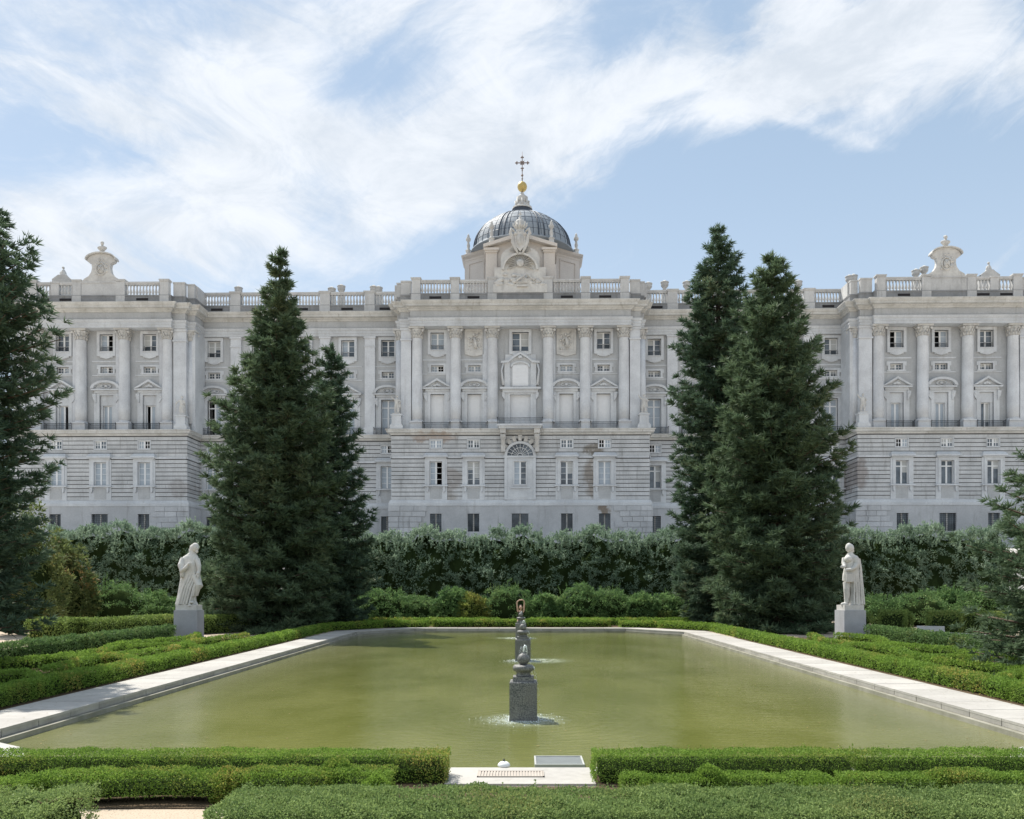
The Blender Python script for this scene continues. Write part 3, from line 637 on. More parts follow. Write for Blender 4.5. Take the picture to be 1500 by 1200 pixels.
for (u0, u1, v, sn) in SECT:
    bs = bays_in(u0, u1, v); holes = [h for b in bs for h in holes_of(b)]
    # upper storey wall
    mb = MB(); ins = {'l': (-758*K, -484*K), 'r': (484*K, 758*K), 'c': (-182*K, 182*K), 'wl': (-484*K, -182*K), 'wr': (182*K, 484*K)}[sn]
    wv = v+(1.2 if v == 0 else 0.25)
    for r in rects(ins[0]+.02, ins[1]-.02, 23.3, 37.25, holes): mb.box(r[0], r[1], wv, wv+.7, r[2], r[3])
    mb.build('upper_wall', M_GREY, PAL)
    # rusticated storey: recessed joints between proud courses, one object per course
    fv = v-.5; mb = MB()
    for r in rects(u0+.12, u1-.12, 13.05, 22.6, holes): mb.box(r[0], r[1], fv+.10, fv+.9, r[2], r[3])
    mb.build('lower_wall', M_JOIN, PAL)
    levels = [13.86+i*(19.4-13.86)/10 for i in range(10)] + [19.72+i*(22.5-19.72)/5 for i in range(5)]
    ch = 5.54/10
    for i, z in enumerate(levels):
        mb = MB(); top = z+(ch if z < 19.5 else .556)-.10
        surr = [(U(b[0], v)-s_, U(b[0], v)+s_, za, zb) for b in bs for s_, za, zb in ((1.5 if b[0] != 762.5 else 2.0, 13.05, 19.9), (.92, 20.65, 22.05))]
        if sn == 'c': surr += [(-1.95, 1.95, 13, 21.3)]
        rr_ = random.Random(int(z*100)+int(u0))
        for r in rects(u0, u1, z, top, surr):
            x = r[0]
            while x < r[1]-.01:                              # ashlar blocks of uneven length butted in the course
                nx = min(r[1], x+rr_.uniform(1.3, 2.3)); nx = r[1] if r[1]-nx < .5 else nx
                dv = rr_.uniform(-.008, .008)
                mb.box(x+.008, nx-.008, fv+dv, fv+.35, r[2], r[3]); x = nx
        for uu in ((u0, u0+.01), (u1-.01, u1)):
            pass
        if v == 0:                                           # the short side faces of the projecting blocks
            for uu, a_, b_ in ((u0, 0, .35), (u1, -.35, 0)):
                mb.box(uu+a_, uu+b_, fv+.36, WV-.16 if sn == 'c' or (uu*1 > 0) == (sn == 'l') or abs(uu) < 50 else 36, z, top)
        mb.build('stone_course', M_COUR, PAL)['kind'] = 'stuff'
    for uu in (u0, u1):
        if v == 0:
            mb = MB(); mb.box(uu-.25 if uu == u1 else uu+.1, uu-.1 if uu == u1 else uu+.25, fv+.5, 30 if abs(uu) > 50 else WV, 13, 22.6); mb.build('side_wall', M_JOIN, PAL)
            uu2 = ins[0] if uu == u0 else ins[1]; s_ = 1 if uu == u0 else -1
            mb = MB(); mb.box(uu2, uu2+s_*.5, 1.05, 30 if abs(uu) > 50 else WV+.2, 23.3, 37.25); mb.build('side_wall', M_LIME, PAL)
    # mid band between the two rows of windows
    mb = MB()
    for r in rects(u0-.05, u1+.05, 19.43, 19.7, [(U(b[0], v)-1.5, U(b[0], v)+1.5, 19, 20) for b in bs]): mb.box(r[0], r[1], fv-.10, fv+.3, r[2], r[3])
    mb.build('belt_course', M_LIME, PAL)
    if v == 0:
        for uu in (u0, u1):
            mb = MB(); mb.box(uu-.1, uu+.1, fv-.1, WV-.6 if abs(uu) < 50 else 30, 19.43, 19.7); mb.build('belt_course', M_LIME, PAL)
    # base wall and its big blocks at the corners
    mb = MB()
    for r in rects(u0-.2, u1+.2, ZG-.4, 13.05, holes): mb.box(r[0], r[1], fv-.2, fv+.8, r[2], r[3])
    mb.build('base_wall', M_BASE, PAL)
    if v == 0:
        for uu in (u0, u1):
            mb = MB(); s_ = 1 if uu == u0 else -1; mb.box(uu-s_*.2, uu+s_*.3, fv+.8, WV-.7 if abs(uu) < 50 else 30, ZG-.4, 13.04); mb.build('base_wall', M_BASE, PAL)
            if sn == 'l' and uu == u0: continue
            for i in range(7):
                z = 12.35-i*.72; x = uu-s_*.32; rr_ = random.Random(i*7+int(uu))
                for j in range(3):
                    wd = rr_.uniform(1.2, 1.9); a_, b_ = sorted((x, x+s_*(wd-.04))); x += s_*wd
                    mb = MB(); mb.box(a_, b_, fv-.30-rr_.uniform(0, .05), fv-.19, z, z+.66); mb.build('corner_stone', M_BASE, PAL)
    # near-black sheets painting the shade of the rooms behind
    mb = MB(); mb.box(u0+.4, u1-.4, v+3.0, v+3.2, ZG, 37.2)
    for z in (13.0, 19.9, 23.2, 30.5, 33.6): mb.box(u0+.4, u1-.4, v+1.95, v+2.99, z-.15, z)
    mb.build('room_shade', M_DARK, PAL)
# thin frames of stone along the bays: strips
def strips(u, w, v):
    mb = MB()
    mb.box(u-w, u+w, v-.07, v+.02, 32.95, 33.15); mb.box(u-w, u+w, v-.07, v+.02, 31.05, 31.22)
    mb.build('bay_strip', M_LIME, PAL)

# ---- windows: meshes shared between alike pieces
CACHE = {}; brnd = random.Random(77); M_BLIND = simple('pale_blind', (0.45,0.46,0.45), .7, var=.1, scale=1)
def shared(key, fn, name, mat):
    if key not in CACHE:
        mb = MB(); fn(mb); CACHE[key] = mb.mesh(name, mat)
    return CACHE[key]
def ring(mb, w, z0, z1, t, y0, y1, tb=None, tt=None):
    tb = t if tb is None else tb; tt = t if tt is None else tt
    mb.box(-w-t, -w, y0, y1, z0-tb, z1+tt); mb.box(w, w+t, y0, y1, z0-tb, z1+tt)
    mb.box(-w, w, y0, y1, z1, z1+tt)
    if tb: mb.box(-w, w, y0, y1, z0-tb, z0)
def casement(w, h, cols, rows, bar=.045, transom=0):
    def fn(mb):
        o = .09; mb.box(-w, -w+o, 0, .1, 0, h); mb.box(w-o, w, 0, .1, 0, h); mb.box(-w+o, w-o, 0, .1, 0, o); mb.box(-w+o, w-o, 0, .1, h-o, h)
        mb.box(-.11, .11, -.02, .1, o, h-o)
        for i in range(1, rows):
            z = h*i/rows
            for a_, b_ in ((-w+o, -.11), (.11, w-o)): mb.box(a_, b_, .02, .08, z-bar/2, z+bar/2)
        if cols > 1:
            for s_ in (-1, 1):
                c = s_*(w+.02)/2; mb.box(c-bar/2, c+bar/2, .015, .085, o, h-o)
        if transom: mb.box(-w+o, w-o, -.01, .1, h-transom-.08, h-transom+.08)
    return fn
def fill(win, u, y, w, z0, z1, cols, rows, state, transom=0, bar=.045):
    """casement and its two panes; state says what stands behind the glass"""
    h = z1-z0
    if state == 'shutter':
        def fn(mb):
            mb.box(-w, w, .1, .16, 0, h)
            for i in range(1, 5): mb.box(-w+.02, w-.02, .085, .1, h*i/5-.025, h*i/5+.025)
            mb.box(-.03, .03, .08, .1, 0, h)
        link('shutter', shared(('sh', w, h), fn, 'shutter', M_SHUT), win, (u, y, z0)); return
    c = link('casement', shared(('ca', w, h, cols, rows, transom), casement(w, h, cols, rows, bar, transom), 'casement', M_WHITE), win, (u, y, z0))
    for s_, nm in ((-1, 'l'), (1, 'r')):
        if state == 'open_'+nm: continue
        mat = M_CURT if state in ('curtain', 'cur_'+nm) or state.startswith('open') and (hash((round(u), round(z0))) % 2) else M_GLASS
        if mat is M_GLASS and z0 != 20.8 and brnd.random() < .38:
            kk_ = brnd.choice((.35, .5, .7))
            link('blind', shared(('bl', w, h, s_, kk_), lambda mb: mb.box(.06*s_, (w-.05)*s_, .036, .044, h*(1-kk_), h-.06), 'blind', M_BLIND), win, (u, y, z0))
        link('pane', shared(('pa', w, h, s_, mat.name), lambda mb: mb.box(.05*s_, (w-.04)*s_, .045, .055, .05, h-.05), 'pane', mat), win, (u, y, z0))
def railing(L, h=1.0):
    def fn(mb):
        n = int(L/.16)
        for y in (0,):
            mb.box(-L/2, L/2, -.03, .03, h-.05, h); mb.box(-L/2, L/2, -.03, .03, .08, .13); mb.box(-L/2, L/2, -.02, .02, .72*h, .72*h+.03)
            for i in range(n+1):
                x = -L/2+L*i/n; mb.box(x-.016, x+.016, -.016, .016, 0, h)
        for s_ in (-1, 1):
            for k in range(4): mb.box(s_*L/2-.016, s_*L/2+.016, .1+.16*k, .13+.16*k, 0, h)
            mb.box(s_*L/2-.03, s_*L/2+.03, 0, .7, h-.05, h)
            mb.ball((s_*L/2, 0, h+.06), .07, n=6, m=4)
    return fn
def upper_window(u, v, state, mid=False):
    w = 1.15 if mid else .93; z0 = ZU[0]-(.25 if mid else 0)
    def fn(mb):
        ring(mb, w, z0-34.4, ZU[1]-34.4, .36, -.22, .3, tb=.3, tt=.40)
        mb.prism([(-w-.36, -.62), (-w+.1, -.66), (-w+.35, -.9), (0, -1.02), (w-.35, -.9), (w-.1, -.66), (w+.36, -.62), (w+.36, -.3), (-w-.36, -.3)], -.24, -.02)
        if not mid:
            for s_ in (-1, 1): mb.ball((s_*(w-.15), -.14, -.72), .16, (1, .6, 1), 8, 5)
        mb.box(-w-.02, w+.02, -.30, -.02, -.1 if not mid else -.34, 0 if not mid else -.25)
    win = link('window', shared(('U', mid), fn, 'window', M_LIME), PAL, (u, v, 34.4))
    fill(win, 0, .32, w, z0-34.4, ZU[1]-34.4, 1, 3, state)
    if not mid: link('window_rail', shared('wr', lambda mb: [mb.box(-.9, .9, -.05, -.03, .66, .7)]+[mb.box(-.9+.15*i-.012, -.9+.15*i+.012, -.05, -.03, .02, .66) for i in range(13)], 'window_rail', M_IRON), win, (0, .2, 0))
def attic_window(u, v, state):
    def fn(mb):
        ring(mb, .85, 0, .85, .3, -.14, .3, tb=.22, tt=.26)
        for s_ in (-1, 1): mb.box(s_*1.15, s_*1.34, -.12, .02, .55, 1.1); mb.box(s_*1.15, s_*1.30, -.12, .02, -.2, -.02)
    win = link('attic_window', shared('A', fn, 'attic_window', M_LIME), PAL, (u, v, 31.45))
    fill(win, 0, .3, .85, 0, .85, 2, 2, state, bar=.05)
def main_window(u, v, state, kind, transom=True, rail=True):
    top = 28.4-23.34
    def fn(mb):
        ring(mb, .95, 0, top, .42, -.16, .4, tb=0, tt=.3)
        mb.box(-1.72, -1.37, -.1, .05, 0, top+.3); mb.box(1.37, 1.72, -.1, .05, 0, top+.3)
        for s_ in (-1, 1):                                   # scrolled brackets
            mb.prism([(s_*1.38, 4.0), (s_*1.75, 4.5), (s_*1.9, 5.2), (s_*1.38, 5.3)][::s_], -.32, -.05)
            mb.ball((s_*1.62, -.25, 4.9), .2, (1, .7, 1.2), 8, 6)
        mb.box(-1.6, 1.6, -.28, .05, top+.3, top+.62)
        mb.box(-1.95, 1.95, -.55, .05, top+.62, top+.82)
        zb = top+.82
        if kind == 't':
            pts = [(-2.05, zb), (0, zb+1.25), (2.05, zb)]; inn = [(-1.45, zb+.12), (0, zb+.95), (1.45, zb+.12)]
        else:
            pts = [(2.05*math.cos(R(180-a_)) , zb+1.15*math.sin(R(a_))) for a_ in range(0, 181, 15)]
            inn = [(1.6*math.cos(R(180-a_)), zb+.10+.75*math.sin(R(a_))) for a_ in range(0, 181, 15)]
        n = len(pts)
        for i in range(n-1): mb.prism([pts[i], inn[i], inn[i+1], pts[i+1]], -.6, 0)
        mb.prism([inn[0], inn[-1]] + inn[-2:0:-1], -.12, 0)
        if kind == 't':
            for s_ in (-1, 1): mb.prism([(s_*.15, zb+.2), (s_*.55, zb+.2), (s_*.4, zb+.45), (s_*.12, zb+.6)][::s_], -.3, -.1)
            mb.ball((0, -.25, zb+.45), .18, (1, .7, 1.4), 8, 6)
        else:
            for s_ in (-1, 1):
                mb.tube([(s_*.15, -.2, zb+.2), (s_*.55, -.25, zb+.22), (s_*.72, -.25, zb+.42), (s_*.5, -.25, zb+.56), (s_*.38, -.22, zb+.42)], [.08, .11, .11, .1, .07], 7)
            mb.ball((0, -.2, zb+.42), .2, (1.3, .6, 1), 8, 6)
        mb.box(-.5, .5, -.33, -.27, top+.4, top+.54)
    win = link('tall_window', shared(('M', kind), fn, 'tall_window', M_LIME), PAL, (u, v, 23.34))
    if state == 'shutter': fill(win, 0, .3, .95, 0, top, 1, 2, 'shutter')
    elif transom:
        fill(win, 0, .42, .95, 0, top, 1, 2, state, transom=1.05)
    else:
        link('blind_panel', shared('bp', lambda mb: mb.box(-.95, .95, .1, .4, 3.7, top), 'blind_panel', M_LIME), win, (0, 0, 0))
        fill(win, 0, .42, .62, 0, 3.7, 1, 1, state)
        link('reveal', shared('rv', lambda mb: (mb.box(-.95, -.62, .15, .5, 0, 3.7), mb.box(.62, .95, .15, .5, 0, 3.7)), 'reveal', M_LIME), win, (0, 0, 0))
    if rail: link('balcony_railing', shared(('rl', 3.7), railing(3.7), 'balcony_railing', M_IRON), win, (0, -1.35 if v < 3 else -.75, 0))
def small_window(u, v, state):
    win = link('small_window', shared('S', lambda mb: ring(mb, .78, 0, 1.1, .12, -.04, .35), 'small_window', M_LIME), PAL, (u, v, 20.8))
    fill(win, 0, .12, .78, 0, 1.1, 2, 2, state, bar=.07)
def lower_window(u, v, state):
    def fn(mb):
        ring(mb, .85, 0, 3.15, .38, -.16, .45, tb=.05, tt=.35)
        mb.box(-1.5, -1.23, -.06, .1, -2.0, 3.5); mb.box(1.23, 1.5, -.06, .1, -2.0, 3.5)
        mb.box(-1.42, 1.42, -.26, .1, 3.5, 3.68); mb.box(-1.62, 1.62, -.62, .1, 3.68, 3.86)
        mb.add([(-1.62,-.62,3.86),(1.62,-.62,3.86),(1.62,.1,3.86),(-1.62,.1,3.86),(-1.35,-.1,4.32),(1.35,-.1,4.32),(1.35,.1,4.32),(-1.35,.1,4.32)], [(0,3,2,1),(4,5,6,7),(0,1,5,4),(1,2,6,5),(2,3,7,6),(3,0,4,7)])
        mb.box(-1.62, 1.62, -.42, .1, -.22, -.05)
        for s_ in (-1, 1): mb.prism([(s_*.95, -.22), (s_*.98, -.8), (s_*1.1, -1.0), (s_*1.22, -.8), (s_*1.25, -.22)][::-s_], -.3, .05)
        mb.box(-1.23, 1.23, -.04, .1, -2.0, -.22)
    win = link('casement_window', shared('L', fn, 'casement_window', M_LIME), PAL, (u, v, 15.85))
    link('apron', shared('ap', lambda mb: mb.box(-.8, .8, -.075, 0, -1.85, -.4), 'apron', M_GREY), win, (0, 0, 0))
    if state == 'transom': fill(win, 0, .25, .85, 0, 3.15, 1, 1, 'glass', transom=.75)
    else: fill(win, 0, .25, .85, 0, 3.15, 1, 4, state)
    if hash(round(u*3)) % 3 == 0 or state == 'transom':
        link('shutter', shared('sf', lambda mb: [mb.box(.84, .90, -.35, .2, .05, 3.05)]+[mb.box(.82, .92, -.36, .2, .04+.6*k, .1+.6*k) for k in range(6)], 'shutter', M_SHUT), win, (0, 0, 0))
def base_window(u, v, wide=False):
    w = 1.12 if wide else .78
    def fn(mb): mb.box(-w-.12, w+.12, -.04, .3, 2.4, 2.55); ring(mb, w-.01, 0, 2.4, .01, .0, .4)
    win = link('basement_window', shared(('B', wide), fn, 'basement_window', M_BASE), PAL, (u, v, 9.6))
    link('pane', shared(('bp', wide), lambda mb: mb.box(-w, w, .42, .45, 0, 2.4), 'pane', M_GLASS), win, (0, 0, 0))
    link('casement', shared(('bc', wide), lambda mb: mb.box(-.09, .09, .34, .41, 0, 2.4), 'casement', M_CORN), win, (0, 0, 0))
    link('window_bars', shared(('bb', wide), lambda mb: [mb.box(-w, w, .18, .21, .18+.27*k, .21+.27*k) for k in range(9)]+[mb.box(x-.012, x+.012, .17, .2, 0, 2.4) for x in [-w+2*w*j/7 for j in range(1, 7)]], 'window_bars', M_IRON), win, (0, 0, 0))
rw_ = random.Random(11)
UST = {82: 'glass', 147: 'open_r', 212: 'glass', 639.5: 'curtain', 762.5: 'glass', 885.5: 'glass', 1315: 'open_l', 1380: 'open_l', 1446: 'glass'}
AST = {147: 'open_r', 639.5: 'open_r', 694.5: 'curtain', 830.5: 'curtain'}
MST = {79: 'open_r', 145: 'curtain', 210: 'open_l', 1315: 'curtain', 1380: 'curtain', 1446: 'glass', 310: 'open_l', 567: 'curtain', 958: 'curtain', 508: 'curtain'}
SST = {210: 'open_r', 885.5: 'open_l', 1315: 'open_l', 958: 'open_l', 567: 'open_r'}
LST = {639.5: 'open_r', 694.5: 'glass', 885.5: 'curtain', 958: 'transom', 1315: 'transom', 1380: 'transom', 1446: 'transom', 762.5: 'cur_l'}
def look(d, x, default):
    for k, s_ in d.items():
        if abs(k-x) < 5: return s_
    return default
for (x, v, s_) in BAYS:
    u = U(x, v); mid = x == 762.5; wv = v+(1.2 if v == 0 else .25); fv = v-.5
    strips(u, 2.0 if not mid else .01, wv)
    if s_ == 'c' and x in (694.5, 830.5):
        def fn(mb):
            ring(mb, 1.05, -.1, 2.5, .28, -.2, 0); mb.box(-1.05, 1.05, -.05, 0, -.1, 2.5)
            mb.prism([(-1.3, -.62), (-.6, -.8), (0, -.95), (.6, -.8), (1.3, -.62), (1.3, -.35), (-1.3, -.35)], -.2, 0)
            q = random.Random(int(x))
            mb.tube([(.1, -.15, .2), (.15, -.2, .9), (-.05, -.22, 1.6)], [.2, .26, .2], 8); mb.ball((-.1, -.2, 2.0), .18, n=8, m=6)
            mb.tube([(-.05, -.2, 1.7), (.45, -.2, 1.9), (.6, -.15, 2.3)], [.12, .09, .07], 6); mb.tube([(-.1, -.2, 1.6), (-.5, -.2, 1.3), (-.55, -.15, .9)], [.12, .09, .07], 6)
            for k in range(26): mb.ball((q.uniform(-.85, .85), -.06, abs(q.gauss(0, .9))), q.uniform(.09, .22), (1, .7, 1), 7, 5)
        mb = MB(); fn(mb); mb.build('relief_panel', M_CARV, PAL, (u, wv, 34.4))
    else: upper_window(u, wv, look(UST, x, rw_.choice(['glass', 'glass', 'cur_l'])), mid)
    if not mid:
        attic_window(u, wv, look(AST, x, rw_.choice(['glass', 'glass', 'cur_r'])))
        idx = {'c': BAY_C.index(x) if s_ == 'c' else 0, 's': round((abs(x-762.5)-552.5)/65), 'w': offs_w.index(min(offs_w, key=lambda o: abs(o-abs(x-762.5)))) if s_ == 'w' else 0}[s_]
        kind = {'c': 'tsmst', 's': 'tst', 'w': 'stsss'}[s_][idx]
        st = 'shutter' if s_ == 'c' else look(MST, x, rw_.choice(['curtain', 'glass', 'curtain']))
        main_window(u, wv, st, kind, transom=(s_ == 'w'))
        small_window(u, fv, look(SST, x, rw_.choice(['glass', 'curtain', 'glass'])))
        lower_window(u, fv, look(LST, x, 'curtain' if x < 762 else 'glass'))
    base_window(u, fv-.2, mid or (s_ == 's' and abs(abs(x-762.5)-617.5) < 1))

# ---- middle bay: tall shuttered balcony door, blind aedicule, arch with fanlight
wv = 1.2
mb = MB(); ring(mb, 1.4, 0, 4.95, .3, -.22, .4, tb=0, tt=.22); mb.box(-2.15, -1.7, -.15, .05, 0, 5.2); mb.box(1.7, 2.15, -.15, .05, 0, 5.2)
for s_ in (-1, 1): mb.prism([(s_*2.1, 4.2), (s_*2.45, 4.7), (s_*2.5, 5.2), (s_*2.1, 5.2)][::s_], -.35, 0)
mb.box(-2.4, 2.4, -.4, .05, 5.17, 5.6); mb.box(-2.75, 2.75, -.75, .05, 5.6, 5.85)
cd_ = mb.build('balcony_door', M_LIME, PAL, (0, wv, 23.34)); fill(cd_, 0, .25, 1.4, 0, 4.95, 1, 2, 'shutter')
link('balcony_railing', shared(('rl', 6.0), railing(6.0, 1.15), 'balcony_railing', M_IRON), cd_, (0, -2.75, .12))
mb = MB(); mb.box(-2.1, 2.1, -.12, .02, 5.86, 10.4); mb.box(-2.15, -1.4, -.3, -.1, 5.86, 9.3); mb.box(1.4, 2.15, -.3, -.1, 5.86, 9.3)
arc_ = [(1.15*math.cos(R(a_)), 8.55+.7*math.sin(R(a_))) for a_ in range(0, 181, 15)]
mb.prism([(-1.15, 6.0), (1.15, 6.0)]+arc_, -.2, -.1)
for i in range(len(arc_)-1):
    a_, b_ = arc_[i], arc_[i+1]; mb.prism([a_, (a_[0]*1.15, a_[1]+.18), (b_[0]*1.15, b_[1]+.18), b_], -.38, -.1)
pd = [(-2.6, 9.4), (-1.6, 9.5), (-.9, 10.1), (0, 10.6), (.9, 10.1), (1.6, 9.5), (2.6, 9.4)]
for i in range(6):
    a_, b_ = pd[i], pd[i+1]; mb.prism([(a_[0], a_[1]-.28), (b_[0], b_[1]-.28), b_, a_], -.6, 0)
mb.ball((0, -.4, 10.0), .25, (1.3, .8, 1), 8, 6)
for s_ in (-1, 1): mb.tube([(s_*2.3, -.3, 9.2), (s_*2.55, -.3, 8.2), (s_*2.3, -.3, 6.2)], [.16, .12, .2], 8)
ae = mb.build('aedicule', M_LIME, PAL, (0, wv, 23.34)); mb = MB(); mb.box(-1.05, 1.05, -.24, -.2, 6.1, 8.9)
for k in range(5): mb.box(-1.0, 1.0, -.26, -.24, 6.4+.5*k, 6.45+.5*k)
mb.build('blind_shutter', M_SHUT, ae)
mb = MB(); mb.box(-3.0, 3.0, wv-3.9, 0, 23.36, 23.6); mb.box(-2.8, 2.8, wv-3.6, 0, 23.1, 23.36); mb.build('balcony_slab', M_LIME, PAL)
for s_ in (-1, 1):
    mb = MB(); x0 = s_*2.25
    mb.box(x0-.38, x0+.38, -2.2, -.5, 22.5, 23.1); mb.tube([(x0, -2.0, 22.4), (x0, -1.5, 21.9), (x0, -1.0, 21.0), (x0, -.75, 20.3)], [.38, .34, .26, .2], 10); mb.box(x0-.3, x0+.3, -1.2, -.5, 20.2, 22.5)
    mb.build('bracket', M_CARV, PAL)
# panel with window and fanlight
mb = MB()
for r in rects(-1.95, 1.95, 13.85, 19.45, [(-.85, .85, *ZL)]): mb.box(r[0], r[1], -.62, -.05, r[2], r[3])
mb.box(-1.3, 1.3, -.8, -.6, 15.35, 15.55); mb.box(-1.0, 1.0, -.66, -.62, 14.1, 14.9); ring(mb, .85, 15.85, 19.0, .12, -.72, -.6)
mb.box(-2.1, -1.75, -.75, -.6, 13.85, 19.45); mb.box(1.75, 2.1, -.75, -.6, 13.85, 19.45); mb.box(-2.2, 2.2, -.8, -.6, 19.45, 19.72)
pn = mb.build('arch_panel', M_LIME, PAL); fill(pn, 0, -.45, .85, 15.85, 19.0, 1, 4, 'cur_l')
mb = MB()
for i in range(12):
    a_, b_ = R(15*i), R(15*(i+1))
    for ra, rb, ya in ((1.75, 2.1, -.75),):
        mb.prism([(ra*math.cos(a_), 19.72+ra*.93*math.sin(a_)), (rb*math.cos(a_), 19.72+rb*.93*math.sin(a_)), (rb*math.cos(b_), 19.72+rb*.93*math.sin(b_)), (ra*math.cos(b_), 19.72+ra*.93*math.sin(b_))], ya, -.3)
ar = mb.build('fanlight', M_LIME, PAL)
mb = MB(); mb.prism([(1.74*math.cos(R(a_)), 19.72+1.62*math.sin(R(a_))) for a_ in range(0, 181, 12)], -.46, -.44); mb.build('pane', M_GLASS, ar)
mb = MB()
for a_ in range(0, 181, 18): mb.tube([(.3*math.cos(R(a_)), -.5, 19.72+.3*math.sin(R(a_))), (1.74*math.cos(R(a_)), -.5, 19.72+1.62*math.sin(R(a_)))], .03, 5, False)
for rr_ in (.35, 1.15): mb.tube([(rr_*math.cos(R(a_)), -.5, 19.72+rr_*.95*math.sin(R(a_))) for a_ in range(0, 181, 12)], .03, 5, False)
mb.build('glazing_bars', M_WHITE, ar)
for i in range(9):
    a_ = R(18+18*i); 
    if abs(math.cos(a_)) > .93: continue
    mb = MB(); c, s2 = math.cos(a_), math.sin(a_); w_ = .10
    pts = [(2.15*math.cos(a_-w_), 19.72+2.0*math.sin(a_-w_)), (2.95*math.cos(a_-w_*.95), 19.72+2.75*math.sin(a_-w_*.95)), (2.95*math.cos(a_+w_*.95), 19.72+2.75*math.sin(a_+w_*.95)), (2.15*math.cos(a_+w_), 19.72+2.0*math.sin(a_+w_))]
    mb.prism(pts, -.62 if i != 4 else -.95, -.3); mb.build('voussoir', M_CARV, PAL)

# ---- giant order
def col_mesh(mb):
    H0, H1 = 24.75-23.3, 35.75-23.3
    mb.lathe([(.73, H0), (.735, H0+2), (.72, H0+5), (.66, H1-.1), (.70, H1-.05), (.70, H1)], n=24)
def base_mesh(mb):
    mb.frust(0, .05, 1.75, 1.5, 0, 1.72, 1.5, 1.05); mb.box(-.92, .92, -.9, .7, 1.05, 1.18)
    mb.lathe([(.86, 1.18), (.9, 1.24), (.86, 1.31), (.78, 1.34), (.82, 1.4), (.78, 1.46)], n=24)
def cap_mesh(mb, flat=False):
    z = 35.75-23.3
    mb.lathe([(.66, z), (.70, z+.3), (.78, z+.8), (.92, z+1.15), (.95, z+1.2)], n=16)
    for tier, (zz, rr_, hh) in enumerate(((z+.02, .70, .5), (z+.42, .76, .45))):
        for k in range(12):
            a_ = 2*math.pi*(k+.5*tier)/12; c, s_ = math.cos(a_), math.sin(a_)
            mb.tube([(c*rr_, s_*rr_, zz), (c*(rr_+.06), s_*(rr_+.06), zz+hh*.6), (c*(rr_+.16), s_*(rr_+.16), zz+hh), (c*(rr_+.18), s_*(rr_+.18), zz+hh-.08)], [.09, .085, .06, .03], 5)
    for sx in (-1, 1):
        for sy in (-1, 1): mb.ball((sx*.86, sy*.72, z+1.02), .19, (1, .7, 1), 8, 6)
    for sx in (-.3, .3): mb.ball((sx, -.86, z+1.0), .11, n=7, m=5)
    mb.box(-1.05, 1.05, -.95, .6, z+1.24, z+1.45)
COLS = [-152.5, -95.5, -41, 41, 95.5, 152.5] + [s_*o for s_ in (-1, 1) for o in (523.5, 588.5, 653.5, 719.5)]
for o in COLS:
    u = o*K
    c = link('column', shared('col', col_mesh, 'column', M_COLM), PAL, (u, .75, 23.3))
    link('column_base', shared('cb', base_mesh, 'column_base', M_COLM), c)
    link('capital', shared('cc', cap_mesh, 'capital', M_CARV), c)
    so = -1 if o < -60 else (1 if o > 60 else (1 if o > 0 else -1))
    a_, b_ = sorted((u, u+so*.98 if abs(o) > 60 else u+so*1.0))
    mb = MB(); mb.box(a_-.35, b_+.0, 1.0, 1.25, 23.3, 37.15); mb.box(a_-.4, b_+.1, .9, 1.2, 23.3, 24.5); mb.build('backing_pilaster', M_COLM, PAL)
    mb = MB(); mb.box(u-.95, u+.95, -.38, .0, 37.3, 38.2)
for s_ in (-1, 1):                                           # corner piers and the quarter columns beside them
    for a_, b_, c_ in ((161, 176, 182), (495, 514, 484), (728, 748, 758)):
        x0, x1 = sorted((s_*a_*K, s_*b_*K)); mb = MB(); mb.box(x0, x1, .45, 1.6, 24.4, 36.9); mb.box(x0-.08, x1+.08, .25, 1.6, 23.3, 24.4); mb.box(x0-.1, x1+.1, .3, 1.6, 35.5, 35.7); mb.box(x0-.1, x1+.1, .3, 1.6, 36.9, 37.19)
        mb.build('corner_pier', M_COLM, PAL)
        q = link('quarter_column', shared('qc', lambda mb: mb.lathe([(.62, 1.2), (.62, 6), (.56, 12.4)], n=20), 'quarter_column', M_COLM), PAL, (s_*(min(b_, c_)-(-3 if b_ < c_ else -8))*K, 1.55, 23.3))
        link('capital', CACHE['cc'], q, (0, 0, 0)).scale = (.82, .82, 1)
    for o in (221.5, 287.5, 353.5, 419.5, 476):
        u = s_*o*(110+WV)/1200; mb = MB(); v0 = WV-.12; hw = .72 if o < 470 else .45
        mb.box(u-hw, u+hw, v0, v0+.5, 24.45, 37.2); mb.box(u-hw-.12, u+hw+.12, v0-.15, v0+.5, 23.3, 24.45); mb.box(u-hw-.08, u+hw+.08, v0-.1, v0+.4, 35.75, 35.9); mb.box(u-hw-.12, u+hw+.12, v0-.14, v0+.4, 36.95, 37.19)
        mb.build('pilaster', M_COLM, PAL)

# ---- roof balustrade
def balusters(u0, u1, v, name='balustrade'):
    n = max(2, round((u1-u0)/.42)); L = u1-u0
    g = ('bal', round(L, 2))
    def fn(mb):
        for i in range(n):
            x = L*(i+.5)/n
            mb.lathe([(.16, 41.58), (.16, 41.7), (.09, 41.74), (.18, 41.98), (.18, 42.15), (.10, 42.5), (.08, 42.7), (.14, 42.85), (.14, 43.02)], x, 0, n=7)
    b_ = link(name, shared(g, fn, name, M_PARA), PAL, (u0, v, 0)); b_['kind'] = 'stuff'
    mb = MB(); mb.box(0, L, -.2, .2, 43.02, 43.18); mb.box(0, L, -.26, .26, 43.18, 43.42); mb.build('rail', M_PARA, b_)
    # vent slots in the plinth below, shade inside painted as dark boxes
    mb = MB(); c = (u0+u1)/2; mb.box(c-.8, c+.8, v-.40, v-.31, 40.85, 41.15); mb.build('vent_slot', M_DARK, PAL)
